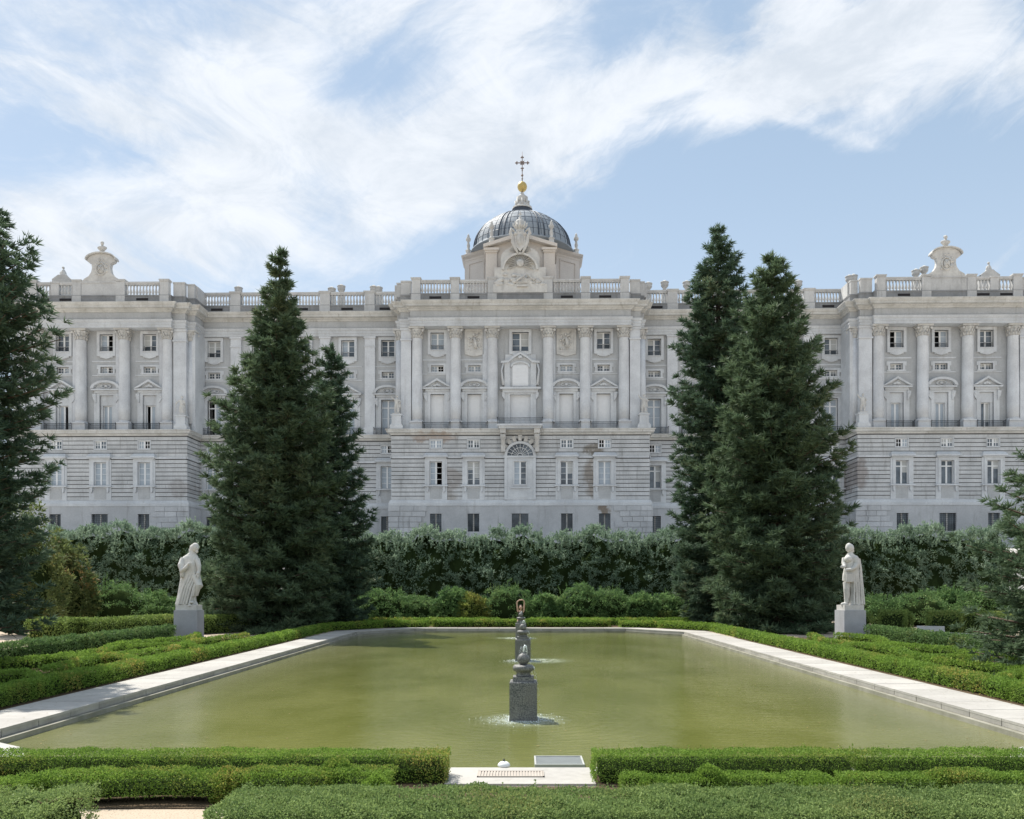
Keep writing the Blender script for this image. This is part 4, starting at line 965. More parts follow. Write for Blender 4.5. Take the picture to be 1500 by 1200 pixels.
def pier(u, v, w=1.15, top=43.7):
    mb = MB(); mb.box(u-w/2, u+w/2, v-.36, v+.4, 41.58, top-.28); mb.box(u-w/2-.07, u+w/2+.07, v-.44, v+.46, top-.28, top-.14); mb.box(u-w/2-.13, u+w/2+.13, v-.5, v+.52, top-.14, top)
    mb.box(u-w/2-.04, u+w/2+.04, v-.42, v+.4, 40.42, 41.5); return mb.build('parapet_pier', M_PARA, PAL)
def solid(u0, u1, v, top=43.45):
    mb = MB(); mb.box(u0, u1, v-.3, v+.35, 41.58, top-.2); mb.box(u0-.05, u1+.05, v-.38, v+.4, top-.2, top); return mb.build('parapet_block', M_PARA, PAL)
pv = -.02
px_ = [o*K for o in (-152.5, -95.5, -41, 41, 95.5, 152.5)]
for i, u in enumerate(px_):
    pier(u, pv)
    if i < 5 and i != 2: balusters(u+.6, px_[i+1]-.6, pv)
for s_ in (-1, 1):
    for a_, b_, v_ in ((161, 175.5, .55), (176, 183, 1.3)):
        x0, x1 = sorted((s_*a_*K, s_*b_*K)); solid(x0, x1, v_, 43.5)
    os_ = [523.5, 588.5, 653.5, 719.5]; us = [s_*o*K for o in os_]
    for u in us: pier(u, pv)
    for i in range(3):
        x0, x1 = sorted((us[i], us[i+1]))
        if i == 1: solid(x0+.6, x1-.6, pv)
        else:
            c = (x0+x1)/2; solid(c-.55, c+.55, pv) if i == 2 else None
            if i == 2: balusters(x0+.6, c-.6, pv); balusters(c+.6, x1-.6, pv)
            else: balusters(x0+.6, x1-.6, pv)
    for a_, b_, v_ in ((496, 513, .55), (485, 495.5, 1.3), (729, 747, .55), (748, 757, 1.3)):
        x0, x1 = sorted((s_*a_*K, s_*b_*K)); solid(x0, x1, v_, 43.5)
    kk = (110+WV)/1200; os_ = [182, 221.5, 287.5, 353.5, 419.5, 474]; us = [s_*o*kk for o in os_]
    for i in range(5):
        x0, x1 = sorted((us[i], us[i+1])); 
        if i == 0: x0, x1 = (x0, x1) if s_ > 0 else (x0, x1)
        if i: pier(us[i], WV+.05, 1.4, 43.5)
        balusters(x0+(.75 if not (i == 0 and s_ > 0) else .1), x1-(.75 if not (i == 0 and s_ < 0) else .1), WV+.05)
# side returns of the parapet
for s_ in (-1, 1):
    for o in (184, 486):
        mb = MB(); mb.box(s_*o*K-.3, s_*o*K+.3, 1.6, WV, 41.58, 43.4); mb.build('parapet_block', M_PARA, PAL)
mb = MB(); mb.box(-69, 69, 5.2, 36, 39.9, 40.5); mb.box(-17, 17, 1.3, 5.1, 39.9, 40.5); mb.box(-69, -45, 1.3, 5.1, 39.9, 40.5); mb.box(45, 69, 1.3, 5.1, 39.9, 40.5); mb.build('roof', M_LEAD, PAL)
mb = MB(); mb.box(-69.2, 69.2, 36, 36.4, ZG-.4, 40.4); mb.build('rear_wall', M_LIME, PAL)
# urns and chimney caps that look over the wing parapets
def urn(px, y, v=9.0, s=1.0):
    z = Zp(y, v)
    link('roof_urn', shared('urn', lambda mb: (mb.box(-.45, .45, -.45, .45, -3.2, -.5), mb.lathe([(.3, -.5), (.22, -.35), (.25, -.2), (.5, .1), (.58, .35), (.5, .5), (.62, .62), (.62, .72), (.3, .82), (.2, .95)], n=12)), 'roof_urn', M_CARV), PAL, (U(px, v), v, z-.95)).scale = (s, s, s)
for q in ((346, 417), (484, 419), (498, 415.5), (546, 417), (553, 418), (948, 414.5), (972, 412.5), (1004, 413), (1166, 413), (1240, 406), (1246, 405), (1336, 398), (1348, 393.5)): urn(*q)
# roof crests over the end pavilions, with busts
def crest(mb):
    half = [(2.5, 0), (2.35, .35), (1.7, .8), (1.35, 1.4), (1.22, 2.1), (1.3, 2.75), (1.75, 3.0), (1.9, 3.3)]
    arch = [(1.9*math.cos(R(a_))*.98, 3.3+1.05*math.sin(R(a_))) for a_ in range(15, 166, 15)]
    poly = half + arch + [(-x, z) for x, z in half[::-1]]
    mb.prism(poly, -.35, .4); mb.box(-2.6, 2.6, -.4, .45, -.15, 0)
    ac = [(2.0*math.cos(R(a_)), 3.25+1.12*math.sin(R(a_))) for a_ in range(0, 181, 15)]
    for i in range(12): mb.prism([ac[i], (ac[i][0]*1.04, ac[i][1]+.16), (ac[i+1][0]*1.04, ac[i+1][1]+.16), ac[i+1]], -.7, .5)
    q = random.Random(5)
    mb.tube([(.65*math.cos(t_/10*6.283), -.4, 1.9+.95*math.sin(t_/10*6.283)) for t_ in range(11)], .13, 7)
    mb.ball((0, -.32, 1.9), .5, (1, .5, 1.5), 10, 8); mb.tube([(.4, -.6, 1.3), (-.35, -.62, 2.4)], .07, 6); mb.tube([(-.4, -.6, 1.4), (.3, -.62, 2.5)], .06, 6)
    for k in range(34):
        a_ = q.uniform(0, 6.28); rr_ = q.uniform(.6, 1.05); mb.ball((rr_*math.cos(a_), -.35, 2.0+rr_*1.35*math.sin(a_)), q.uniform(.08, .2), (1, .6, 1), 7, 5)
def bust(mb):
    mb.lathe([(.34, 0), (.3, .12), (.2, .3), (.24, .5)], n=12)
    mb.lathe([(.2, .45), (.42, .75), (.62, 1.0), (.66, 1.15), (.5, 1.32), (.2, 1.42), (.15, 1.6)], n=14, sy=.6); mb.ball((.03, -.05, 1.82), .26, (.85, 1, 1.2), 10, 8); mb.ball((.0, .05, 1.95), .24, (1, 1, 1), 8, 6)
for s_ in (-1, 1):
    c = link('roof_crest', shared('crest', crest, 'roof_crest', M_CARV), PAL, (s_*617.5*K, pv, 43.5)); c.scale = (1.0, .9, .86)
    link('bust', shared('bust', bust, 'bust', M_CARV), c, (0, 0, 4.25))
# central carved crest: clouds, sun face and shield with crown
mb = MB(); mb.box(-3.6, 3.6, -.5, .6, 41.58, 42.7); mb.box(-3.45, 3.45, -.35, .9, 42.7, 45.0); mb.box(-2.6, 2.6, -.3, .9, 45.0, 46.3)
arch = [(2.6*math.cos(R(a_)), 46.3+1.6*math.sin(R(a_))) for a_ in range(0, 181, 15)]; mb.prism(arch, -.3, .9)
for i in range(12):
    a_, b_ = R(15*i), R(15*i+15)
    mb.prism([(2.15*math.cos(a_), 44.6+2.0*math.sin(a_)), (2.4*math.cos(a_), 44.6+2.25*math.sin(a_)), (2.4*math.cos(b_), 44.6+2.25*math.sin(b_)), (2.15*math.cos(b_), 44.6+2.0*math.sin(b_))], -.75, -.3)
cr = mb.build('central_crest', M_CARV, PAL)
mb = MB(); mb.ball((0, -.55, 45.5), .52, (1, .6, 1), 14, 10)
for s_ in (-1, 1): mb.ball((s_*.17, -.86, 45.6), .07, n=6, m=4)
mb.ball((0, -.88, 45.45), .07, (.8, 1, 1.6), 6, 4)
for k in range(17):
    a_ = R(-20+k*13.75); a2 = a_+.05; r0_, r1_ = .6, (1.55 if k % 2 else 1.9)
    mb.prism([(r0_*math.cos(a_-.06), 45.3+r0_*math.sin(a_-.06)), (r1_*math.cos(a_), 45.3+r1_*math.sin(a_)), (r0_*math.cos(a_+.06), 45.3+r0_*math.sin(a_+.06))], -.62, -.3)
mb.build('sun_face', M_CARV, cr)
q = random.Random(9); mb = MB()
for k in range(80):
    x = q.uniform(-3.1, 3.1); z = 42.6+abs(q.gauss(0, 1.0))*(1-abs(x)/4.2); mb.ball((x, -.4, min(z, 44.9)), q.uniform(.14, .36), (1.35, .75, .8), 8, 6)
mb.tube([(-.6, -.9, 42.9), (0, -1, 43.3), (.9, -.95, 43.9)], [.12, .16, .1], 6); mb.tube([(.9, -.95, 43.9), (1.7, -.8, 43.2)], .1, 6); mb.box(-.4, 1.0, -.85, -.4, 42.3, 42.5)
mb.build('carved_clouds', M_CARV, cr)['kind'] = 'stuff'
mb = MB()
for k in range(22):
    a_ = R(20+k*6.67); r0_, r1_ = .8, 1.55
    mb.prism([(r0_*math.cos(a_-.035), 46.7+r0_*math.sin(a_-.035)), (r1_*math.cos(a_-.02), 46.7+r1_*1.1*math.sin(a_-.02)), (r1_*math.cos(a_+.02), 46.7+r1_*1.1*math.sin(a_+.02)), (r0_*math.cos(a_+.035), 46.7+r0_*math.sin(a_+.035))], -.45, -.28)
mb.build('sun_rays', M_CARV, cr)['kind'] = 'stuff'
mb = MB(); sh = [(0, 46.9), (.55, 47.5), (.75, 48.4), (.7, 49.4), (.35, 49.6), (0, 49.45), (-.35, 49.6), (-.7, 49.4), (-.75, 48.4), (-.55, 47.5)]
mb.prism(sh, -1.0, -.2); mb.ball((0, -1.0, 48.4), .5, (1, .45, 1.5), 10, 8)
for s_ in (-1, 1):
    mb.tube([(s_*.75, -.9, 49.5), (s_*1.15, -.9, 49.9), (s_*1.3, -.9, 49.3), (s_*1.0, -.9, 49.0), (s_*.95, -.85, 48.2), (s_*.6, -.85, 47.3), (s_*.25, -.8, 46.6)], [.16, .22, .25, .2, .26, .2, .1], 8)
    mb.ball((s_*.62, -1.0, 49.2), .25, n=8, m=6)
mb.build('shield', M_CARV, cr)
mb = MB(); mb.lathe([(.5, 49.7), (.55, 49.85), (.5, 50.0), (.62, 50.3), (.8, 50.7), (.7, 50.75), (.75, 51.1), (.5, 51.45), (.2, 51.6), (.22, 51.8), (.1, 51.95)], n=12, sy=.8)
for k in range(8):
    a_ = 2*math.pi*k/8; mb.tube([(.5*math.cos(a_), .45*math.sin(a_)-.1, 50.2), (.9*math.cos(a_), .8*math.sin(a_)-.1, 50.75), (.95*math.cos(a_), .85*math.sin(a_)-.1, 51.05)], [.1, .12, .04], 5)
mb.box(-.05, .05, -.05, .05, 51.9, 52.6); mb.box(-.22, .22, -.05, .05, 52.2, 52.32); mb.build('crown', M_CARV, cr)
# gabled attic block behind the crest
mb = MB(); zt = Zp(367, 2.0)
for s_ in (-1, 1):
    a_, b_ = sorted((s_*50*.0935, s_*34*.0935)); mb.box(a_, b_, 1.2, 6, 41, zt-.6); mb.box(a_-.12, b_+.12, 1.0, 6, zt-.6, zt-.35); mb.box(a_-.3, b_+.3, .8, 6, zt-.35, zt-.05)
    mb.prism([(s_*5.0, zt-.05), (0, Zp(346.5, 2)-.55), (0, Zp(346.5, 2)), (s_*5.0, zt+.35)][::s_], .6, 6)
mb.prism([(-4.7, 41), (4.7, 41), (4.7, zt), (0, Zp(348, 2)-.3), (-4.7, zt)], 1.45, 6); mb.build('attic_gable', M_PINK, PAL)

# ---- chapel dome
DV = 18.0; dk = (110+DV)/1200
ze = 2.2+(860-372)*dk
drum = empty('x', (0, 0, 0), None, None); bpy.data.objects.remove(drum)
oct_ = [(-9.3, 5), (-9.3, .8), (-5.4, -1.7), (5.4, -1.7), (9.3, .8), (9.3, 5), (5.3, 9), (-5.3, 9)]
oct_ = [(x*.965, y) for x, y in oct_]
mb = MB(); mb.plate([(x, y+DV) for x, y in oct_], 40.3, ze-.8); mb.box(-5.15, 5.15, 11.3, DV-1.75, 40.45, 52.8); mb.box(-5.3, 5.3, 11.1, DV-1.75, 52.8, 53.0)
pth = [(x, y+DV) for x, y in oct_[:6]]
mb.sweep(pth, [(-.2, ze-.9), (.05, ze-.9), (.1, ze-.6), (.45, ze-.35), (.6, ze-.1), (.6, ze), (-.2, ze+.1)])
for i in (0, 1, 2, 3, 4):
    a_, b_ = Vector(pth[i]), Vector(pth[i+1]); d = (b_-a_); L = d.length; d.normalize(); nn_ = Vector((d.y, -d.x))
    for s0, s1 in ((.12, .18), (.82, .88)): pass
    fr = [(.16, .20, ze-7, ze-1.3), (.80, .84, ze-7, ze-1.3), (.2, .8, ze-1.55, ze-1.3)]
    for s0, s1, z0, z1 in fr:
        p0, p1 = a_+d*L*s0, a_+d*L*s1; o_ = nn_*.12
        mb.plate([tuple(p0), tuple(p0+o_), tuple(p1+o_), tuple(p1)][::-1], z0, z1)
dr = mb.build('dome_drum', M_PINK, PAL)
mb = MB(); R0 = 7.85; zb_ = ze+.1; hd = 2.2+(860-310.5)*dk - zb_ - .3
prof = [(R0+.45, zb_-.1), (R0+.45, zb_+.15), (R0+.05, zb_+.3)] + [(R0*math.cos(R(a_)), zb_+.3+(hd)*math.sin(R(a_))) for a_ in range(4, 79, 4)]
mb.lathe(prof, 0, DV+1.5, n=48)
# standing seams of the lead sheets
dome = mb.build('dome', M_SLATE, PAL)
def dpt(az, el, off=.06):
    r_ = R0*math.cos(R(el))+off; return (r_*math.sin(R(az)), DV+1.5-r_*math.cos(R(az)), zb_+.3+hd*math.sin(R(el)))
mb = MB()
for az in range(0, 360, 9): mb.tube([dpt(az+4, e, .0) for e in range(2, 76, 7)], .05, 4, False)
for el in (10, 20, 30, 40, 50, 60): mb.tube([dpt(a_, el, .0) for a_ in range(0, 361, 9)], .035, 4, False)
mb.build('lead_seams', M_LEAD, dome)['kind'] = 'stuff'
for k in range(8):
    az = k*45+22.5
    mb = MB()
    for s_ in (-3.4, 3.4): mb.tube([dpt(az+s_, e, .05) for e in range(0, 77, 6)], [.11*(1-i*.045) for i in range(13)], 6)
    mb.build('rib', M_LEAD, dome)
zt = 2.2+(860-313)*dk; kz = lambda y: 2.2+(860-y)*dk
mb = MB(); mb.lathe([(1.55, kz(313)), (1.65, kz(309)), (1.55, kz(308)), (1.5, kz(302.5)), (1.62, kz(302))], 0, DV+1.5, n=24); mb.build('lantern_base', M_LEAD, dome)
mb = MB(); mb.lathe([(1.62, kz(302)), (1.6, kz(300)), (1.25, kz(297)), (1.0, kz(294)), (.8, kz(291)), (.95, kz(289.5)), (.85, kz(286)), (.9, kz(283)), (.6, kz(281)), (.45, kz(279.5)), (.25, kz(278)), (.28, kz(276.5)), (.12, kz(275))], 0, DV+1.5, n=20)
for k in range(8):
    a_ = 2*math.pi*k/8; mb.tube([(1.3*math.cos(a_), DV+1.5+1.3*math.sin(a_), kz(298)), (1.0*math.cos(a_), DV+1.5+1.0*math.sin(a_), kz(294)), (1.0*math.cos(a_), DV+1.5+1.0*math.sin(a_), kz(288))], [.25, .16, .2], 6)
mb.build('lantern', M_CARV, dome)
mb = MB(); mb.ball((0, DV+1.5, kz(267)), .76, (1, 1, 1.05), 24, 16); gb = mb.build('gilded_ball', M_GOLD, PAL)
mb = MB(); c = DV+1.5
mb.tube([(0, c, kz(275.5)), (0, c, kz(273))], .16, 8); mb.tube([(0, c, kz(260)), (0, c, kz(215))], [.07, .03], 6)
mb.ball((0, c, kz(250)), .2, n=8, m=6); mb.ball((0, c, kz(255)), .14, n=8, m=6); mb.ball((0, c, kz(243)), .12, n=8, m=6)
zc = kz(231.5); mb.box(-1.05, 1.05, c-.06, c+.06, zc-.06, zc+.06); mb.box(-.06, .06, c-.06, c+.06, zc-1.1, zc+1.1)
for ax, az_ in ((-1, 0), (1, 0), (0, 1), (0, -1)):
    x, z = ax*.85, az_*.85
    mb.ball((x*1.22, c, zc+z*1.22), .11, n=7, m=5); mb.ball((x+abs(az_)*.16, c, zc+z+abs(ax)*.16), .12, n=7, m=5); mb.ball((x-abs(az_)*.16, c, zc+z-abs(ax)*.16), .12, n=7, m=5)
for k in range(4):
    a_ = R(45+90*k); mb.tube([(.1*math.cos(a_), c, zc+.1*math.sin(a_)), (.52*math.cos(a_), c, zc+.52*math.sin(a_))], [.09, .02], 5)
mb.tube([(.3*math.cos(R(a_)), c, zc+.3*math.sin(R(a_))) for a_ in range(0, 361, 30)], .05, 5)
mb.build('cross', M_CROSS, gb)
def dome_urn(mb):
    mb.lathe([(.62, 0), (.6, .25), (.42, .45), (.38, .9), (.5, 1.0), (.3, 1.15), (.2, 1.4), (.28, 1.75), (.2, 2.1), (.16, 2.4), (.36, 2.6), (.4, 2.9), (.2, 3.2), (.22, 3.35), (.05, 3.7)], n=12)
for x, v_, z in ((-8.5, 19.2, ze), (8.5, 19.2, ze), (-4.45, 11.95, 53.05), (4.45, 11.95, 53.05)):
    link('dome_finial', shared('du', dome_urn, 'dome_finial', M_CARV), PAL, (x, v_, z))

# ---- statues that stand on the palace
def stone_man(mb, var):
    mb.box(-.5, .5, -.4, .4, 0, .18)
    mb.tube([(-.18, 0, .18), (-.2, -.05, .7), (-.14, 0, 1.15)], [.12, .15, .19], 10); mb.tube([(.2, -.1, .18), (.2, -.15, .7), (.1, 0, 1.15)], [.12, .15, .19], 10)
    mb.tube([(0, 0, 1.0), (0, 0, 1.3), (.02, 0, 1.7), (.02, 0, 1.95), (.03, 0, 2.1)], [.26, .25, .30, .27, .1], 12); mb.ball((.05, -.02, 2.3), .17, (.9, 1, 1.2), 10, 8)
    if var == 0:
        mb.tube([(-.25, 0, 1.9), (-.5, -.1, 1.7), (-.75, -.15, 1.35)], [.12, .1, .08], 8); mb.tube([(-.72, -.15, 2.1), (-.72, -.15, .5)], .05, 6); mb.tube([(.28, 0, 1.9), (.42, -.1, 1.5), (.2, -.3, 1.45)], [.12, .1, .08], 8)
        mb.tube([(.05, .12, 1.9), (.1, .15, 1.0), (.1, .12, .2)], [.3, .34, .36], 10)
    else:
        mb.tube([(-.25, 0, 1.9), (-.5, -.1, 2.0), (-.72, -.15, 2.35)], [.12, .1, .07], 8); mb.tube([(.28, 0, 1.9), (.55, -.1, 1.6), (.35, -.3, 1.45)], [.12, .1, .08], 8)
        mb.tube([(.1, .12, 1.9), (.3, .15, 1.3), (.42, .12, .9)], [.22, .24, .15], 8)
SG = []
def world_of(u, v, z):
    a_ = R(-.95); return (u*math.cos(a_)-v*math.sin(a_), 110+u*math.sin(a_)+v*math.cos(a_), z)
for i, (o, lab) in enumerate(((-180.5, 'small stone figure raising one arm at the left front corner of the central pavilion'), (180, 'small stone figure at the right front corner of the central pavilion'),
               (-497, 'small stone figure holding a staff at the corner of the left pavilion'), (496, 'small stone figure with raised arm at the corner of the right pavilion'))):
    u = o*K; p = world_of(u, -.45, 23.34); g = empty('corner_statue', p, lab, 'statue', 'statues on the palace corners')
    mb = MB(); mb.frust(0, 0, 1.75, 1.1, 0, 1.7, 1.1, .5); mb.frust(0, 0, 1.6, 1.0, .5, 1.25, .95, .7); mb.box(-.62, .62, -.47, .5, .7, 1.75); mb.box(-.75, .75, -.55, .55, 1.75, 1.92); mb.build('pedestal', M_LIME, g)
    mb = MB(); stone_man(mb, 0 if i == 2 else 1); fo = mb.build('figure', M_CARV, g, (0, 0, 1.93)); fo.scale = (1.05, 1, 1.08)
    md = fo.modifiers.new('remesh', 'REMESH'); md.mode = 'VOXEL'; md.voxel_size = .055; md.use_smooth_shade = True
for px, y, lab in ((86, 408, 'seated stone sculpture on the palace roof left of the left crest'), (1441, 401.5, 'seated stone sculpture on the palace roof right of the right crest')):
    v_ = 6.0; p = world_of(U(px, v_), v_, 40.5); g = empty('roof_sculpture', p, lab, 'sculpture', 'seated sculptures on the palace roof')
    zt_ = 2.2+(860-y)*p[1]/1200-40.5; mb = MB(); mb.box(-1.3, 1.3, -.6, .6, 0, zt_-.3); mb.prism([(-1.4, zt_-.3), (1.4, zt_-.3), (.5, zt_+.35), (-.5, zt_+.35)], -.5, .5); mb.build('base', M_CARV, g)
    mb = MB(); mb.tube([(0, 0, .2), (.05, 0, .8), (.0, 0, 1.2)], [.5, .36, .2], 10); mb.ball((0, -.03, 1.5), .2, n=8, m=6); mb.tube([(.1, -.2, .4), (.5, -.3, .35), (.9, -.2, -.1)], [.22, .18, .14], 8); mb.tube([(-.2, 0, 1.0), (-.4, -.2, .6)], [.14, .1], 7)
    fo = mb.build('figure', M_CARV, g, (0, 0, zt_)); md = fo.modifiers.new('remesh', 'REMESH'); md.mode = 'VOXEL'; md.voxel_size = .07; md.use_smooth_shade = True
# ================================================================ vegetation
def leaf_object(name, P, D, L, W, mat, parent, rng, fold=.12, kind=None, tri=False):
    """leaves as folded kites: base P, axis D, length L, width W"""
    n = len(P); P = P.astype(np.float32)
    D = D/np.maximum(np.linalg.norm(D, axis=1, keepdims=True), 1e-6)
    rnd = rng.normal(size=(n, 3)); S = np.cross(D, rnd); S /= np.maximum(np.linalg.norm(S, axis=1, keepdims=True), 1e-6)
    Nn = np.cross(D, S); L = np.broadcast_to(np.asarray(L), (n,))[:, None]; W = np.broadcast_to(np.asarray(W), (n,))[:, None]
    q = 3 if tri else 4; co = np.empty((n, q, 3), np.float32)
    if tri: co[:, 0] = P+S*W*.5; co[:, 1] = P+D*L; co[:, 2] = P-S*W*.5
    else: co[:, 0] = P; co[:, 1] = P+D*L*.5+S*W*.5+Nn*L*fold; co[:, 2] = P+D*L; co[:, 3] = P+D*L*.5-S*W*.5+Nn*L*fold
    me = bpy.data.meshes.new(name); me.vertices.add(n*q); me.vertices.foreach_set('co', co.ravel())
    me.loops.add(n*q); me.loops.foreach_set('vertex_index', np.arange(n*q, dtype=np.int32))
    me.polygons.add(n); me.polygons.foreach_set('loop_start', np.arange(0, n*q, q, dtype=np.int32)); me.polygons.foreach_set('loop_total', np.full(n, q, np.int32))
    at = me.attributes.new('rnd', 'FLOAT', 'POINT'); at.data.foreach_set('value', np.repeat(rng.random(n).astype(np.float32), q))
    me.materials.append(mat); me.update(calc_edges=True)
    o = link(name, me, parent)
    if kind: o['kind'] = kind
    return o
def lump(P, s=1.0, ph=0.0):
    x, y, z = P[:, 0]*s+ph, P[:, 1]*s+ph*1.7, P[:, 2]*s
    return (np.sin(x*3.1+1.3*np.sin(y*2.3))+np.sin(y*2.7+1.1*np.sin(z*3.9+x))+np.sin(z*4.1+x*1.9+y)+.6*np.sin(x*7.3+y*5.9+z*6.1))/3.6
def box_hedge(path, w, h, leaf, mat, label, group='clipped box hedges', dens=1.0, seed=0, name='box_hedge', rough=1.0, cat='hedge', legs=False, shoots=0.0):
    """a clipped hedge along a path (x, y): leaves standing out from its top, sides and ends"""
    rng = np.random.default_rng(seed+int(abs(path[0][0])*97+path[0][1]*13))
    pts = np.array(path, float); seg = np.diff(pts, axis=0); sl = np.linalg.norm(seg, axis=1); cum = np.r_[0, np.cumsum(sl)]; T = cum[-1]
    c = pts.mean(0); root = empty(name, (float(c[0]), float(c[1]), -.02), label, cat, group)
    def at(s):
        i = np.clip(np.searchsorted(cum, s, 'right')-1, 0, len(seg)-1); f = ((s-cum[i])/sl[i])[:, None]
        p = pts[i]+seg[i]*f; d = seg[i]/sl[i][:, None]; return p, np.c_[d[:, 1], -d[:, 0]], d
    per = dens*3.0/(leaf*leaf)*1.0
    z0 = .05 if legs else 0.0
    def surf(kind_, area):
        n = int(area*per); s = rng.random(n)*T; p, nn, d = at(s)
        if kind_ == 'top':
            t = (rng.random(n)-.5)*w; P = np.c_[p+nn*t[:, None], np.full(n, h)]; N = np.tile([0, 0, 1.], (n, 1))
            edge = np.abs(t)/(w/2); P[:, 2] -= .22*h*edge**5
        elif kind_ in ('a', 'b'):
            sg = 1 if kind_ == 'a' else -1; z = z0+rng.random(n)*(h-z0); P = np.c_[p+nn*(sg*w/2), z]; N = np.c_[nn*sg, np.zeros(n)]
            P[:, :2] -= N[:, :2]*(.26*h*((z/h)**6))[:, None]
        else:
            e = 0.0 if kind_ == 's' else T; p, nn, d = at(np.full(n, e if e == 0 else T-1e-4)); t = (rng.random(n)-.5)*w; sg = -1 if kind_ == 's' else 1
            P = np.c_[p+nn*t[:, None], z0+rng.random(n)*(h-z0)]; N = np.c_[d*sg, np.zeros(n)]
        return P, N
    Ps, Ns = [], []
    for k_, ar in (('top', T*w*1.15), ('a', T*h*(1 if pts[0][0] < 9.3 else .45)), ('b', T*h*(.45 if pts[0][0] < 9.3 else 1)), ('s', w*h), ('e', w*h)):
        P, N = surf(k_, ar); Ps.append(P); Ns.append(N)
    P = np.concatenate(Ps); N = np.concatenate(Ns); n = len(P)
    am = min(.035, .09*h)*rough
    P += N*(lump(P, 2.2, seed)*am + lump(P, 7.5, seed)*am*.6)[:, None]
    P -= N*(rng.random(n)**1.5*leaf*2.2)[:, None]
    D = N*.28+rng.normal(size=(n, 3))*.6+np.array([0, 0, .38])
    L = leaf*rng.uniform(.7, 1.25, n)
    if shoots:                                   # young upright shoots above the clipped top
        m = int(shoots*T*w*26/leaf*.03); s_ = rng.random(m)*T; p, nn, d = at(s_); q = p+nn*((rng.random(m)-.5)*w*.95)[:, None]; k = 9
        ht = rng.uniform(.02, .07, m)*(leaf/.022)**.5; f = rng.random((m, k)); lx = rng.normal(size=(m, 2))*.2
        Q = np.stack([q[:, 0:1]+lx[:, 0:1]*f*ht[:, None], q[:, 1:2]+lx[:, 1:2]*f*ht[:, None], h-.02+f*ht[:, None]], -1).reshape(-1, 3)
        P = np.concatenate([P, Q]); D = np.concatenate([D, rng.normal(size=Q.shape)*.45+[0, 0, .9]]); L = np.concatenate([L, leaf*rng.uniform(.7, 1.1, len(Q))])
    P[:, 0] -= c[0]; P[:, 1] -= c[1]; P[:, 2] += .02
    leaf_object('leaves', P, D, L, L*(.58 if leaf < .035 else .72), mat, root, rng, kind='stuff', tri=leaf >= .035)
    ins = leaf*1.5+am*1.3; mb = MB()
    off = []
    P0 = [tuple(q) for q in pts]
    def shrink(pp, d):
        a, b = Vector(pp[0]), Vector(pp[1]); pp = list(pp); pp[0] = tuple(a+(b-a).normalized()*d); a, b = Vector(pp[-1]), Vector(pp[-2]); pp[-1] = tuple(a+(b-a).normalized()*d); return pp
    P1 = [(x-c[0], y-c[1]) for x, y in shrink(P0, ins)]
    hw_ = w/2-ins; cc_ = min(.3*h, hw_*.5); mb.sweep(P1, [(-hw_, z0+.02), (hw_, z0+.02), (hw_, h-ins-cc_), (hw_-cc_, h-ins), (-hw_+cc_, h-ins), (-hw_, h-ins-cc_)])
    mb.build('core_shade', F_CORE, root)  # solid core, its dark colour stands in for shade within the hedge
    if legs:
        mb = MB(); s = .1
        while s < T:
            p, nn, d = at(np.array([s])); q = p[0]+nn[0]*(w*.12); mb.tube([(q[0]-c[0], q[1]-c[1], 0), (q[0]-c[0]+.02, q[1]-c[1], .12)], [.012, .009], 5); s += rng.uniform(.15, .3)
        mb.build('stems', M_BARK, root)['kind'] = 'stuff'
    return root
def wavy(x0, y0, x1, y1, amp, k, ph=0, n=40):
    out = []; L = math.hypot(x1-x0, y1-y0); nx, ny = (y1-y0)/L, -(x1-x0)/L
    for i in range(n+1):
        f = i/n; a_ = amp*math.sin(k*f*2*math.pi+ph); out.append((x0+(x1-x0)*f+nx*a_, y0+(y1-y0)*f+ny*a_))
    return out
# --- along both sides of the pool
for sg, wd in ((-1, 'left'), (1, 'right')):
    S = lambda x: sg*x
    # the low front hedge grows in four lengths so leaf size can follow distance
    for i, (ya, yb, lf) in enumerate(((9.3, 16.0, .030), (16.03, 23.5, .040), (23.53, 32.0, .052), (32.03, 41.0, .065))):
        box_hedge([(S(9.72), ya), (S(9.72), yb)], .56, .37, lf, F_BOX, 'long low bright green hedge edging the %s coping, %s' % (wd, ('nearest length', 'second length from the viewer', 'third length from the viewer', 'farthest length by the statue')[i]), 'low hedges along the pool coping', .9, seed=i+sg, shoots=.1)
    for i, (x, ya, yb, amp, k_w, ph) in enumerate(((11.35, 10.2, 33.0, .32, 4.0, 0.4), (13.05, 10.0, 33.5, .42, 4.0, 2.2))):
        ym = (ya+yb)/2-3
        for j, (a_, b_, lf) in enumerate(((ya, ym, .036), (ym+.3, yb, .056))):
            box_hedge(wavy(S(x), a_, S(x), b_, amp, k_w/2, ph+j*1.3), .33, .35, lf, F_BOX, 'wavy low scroll hedge in the %s parterre, %s line from the pool, %s half' % (wd, ('inner', 'outer')[i], ('near', 'far')[j]), 'scrolled parterre hedges', .8, seed=10+i+j*3, rough=1.2)
    for j, y in enumerate((13.0, 17.5, 22.0, 26.5)):
        box_hedge([(S(10.3), y), (S(11.0), y+.9), (S(12.2), y+1.1), (S(12.9), y+.4)], .3, .33, .040, F_BOX, 'short curved cross hedge in the %s parterre, number %s from the viewer' % (wd, ('one', 'two', 'three', 'four')[j]), 'scrolled parterre hedges', .7, seed=30+j, rough=1.3)
    for i, (ya, yb, lf) in enumerate(((10.5, 19.0, .05), (19.03, 27.0, .06), (27.03, 34.2, .07))):
        box_hedge([(S(14.55), ya), (S(14.65), yb)], .62, .62, lf, F_HEDG, 'knee-high dark clipped hedge behind the %s parterre, %s' % (wd, ('nearest length', 'middle length', 'length ending at the statue')[i]), 'dark clipped hedges behind the parterres', 1.0, seed=40+i, rough=1.8)
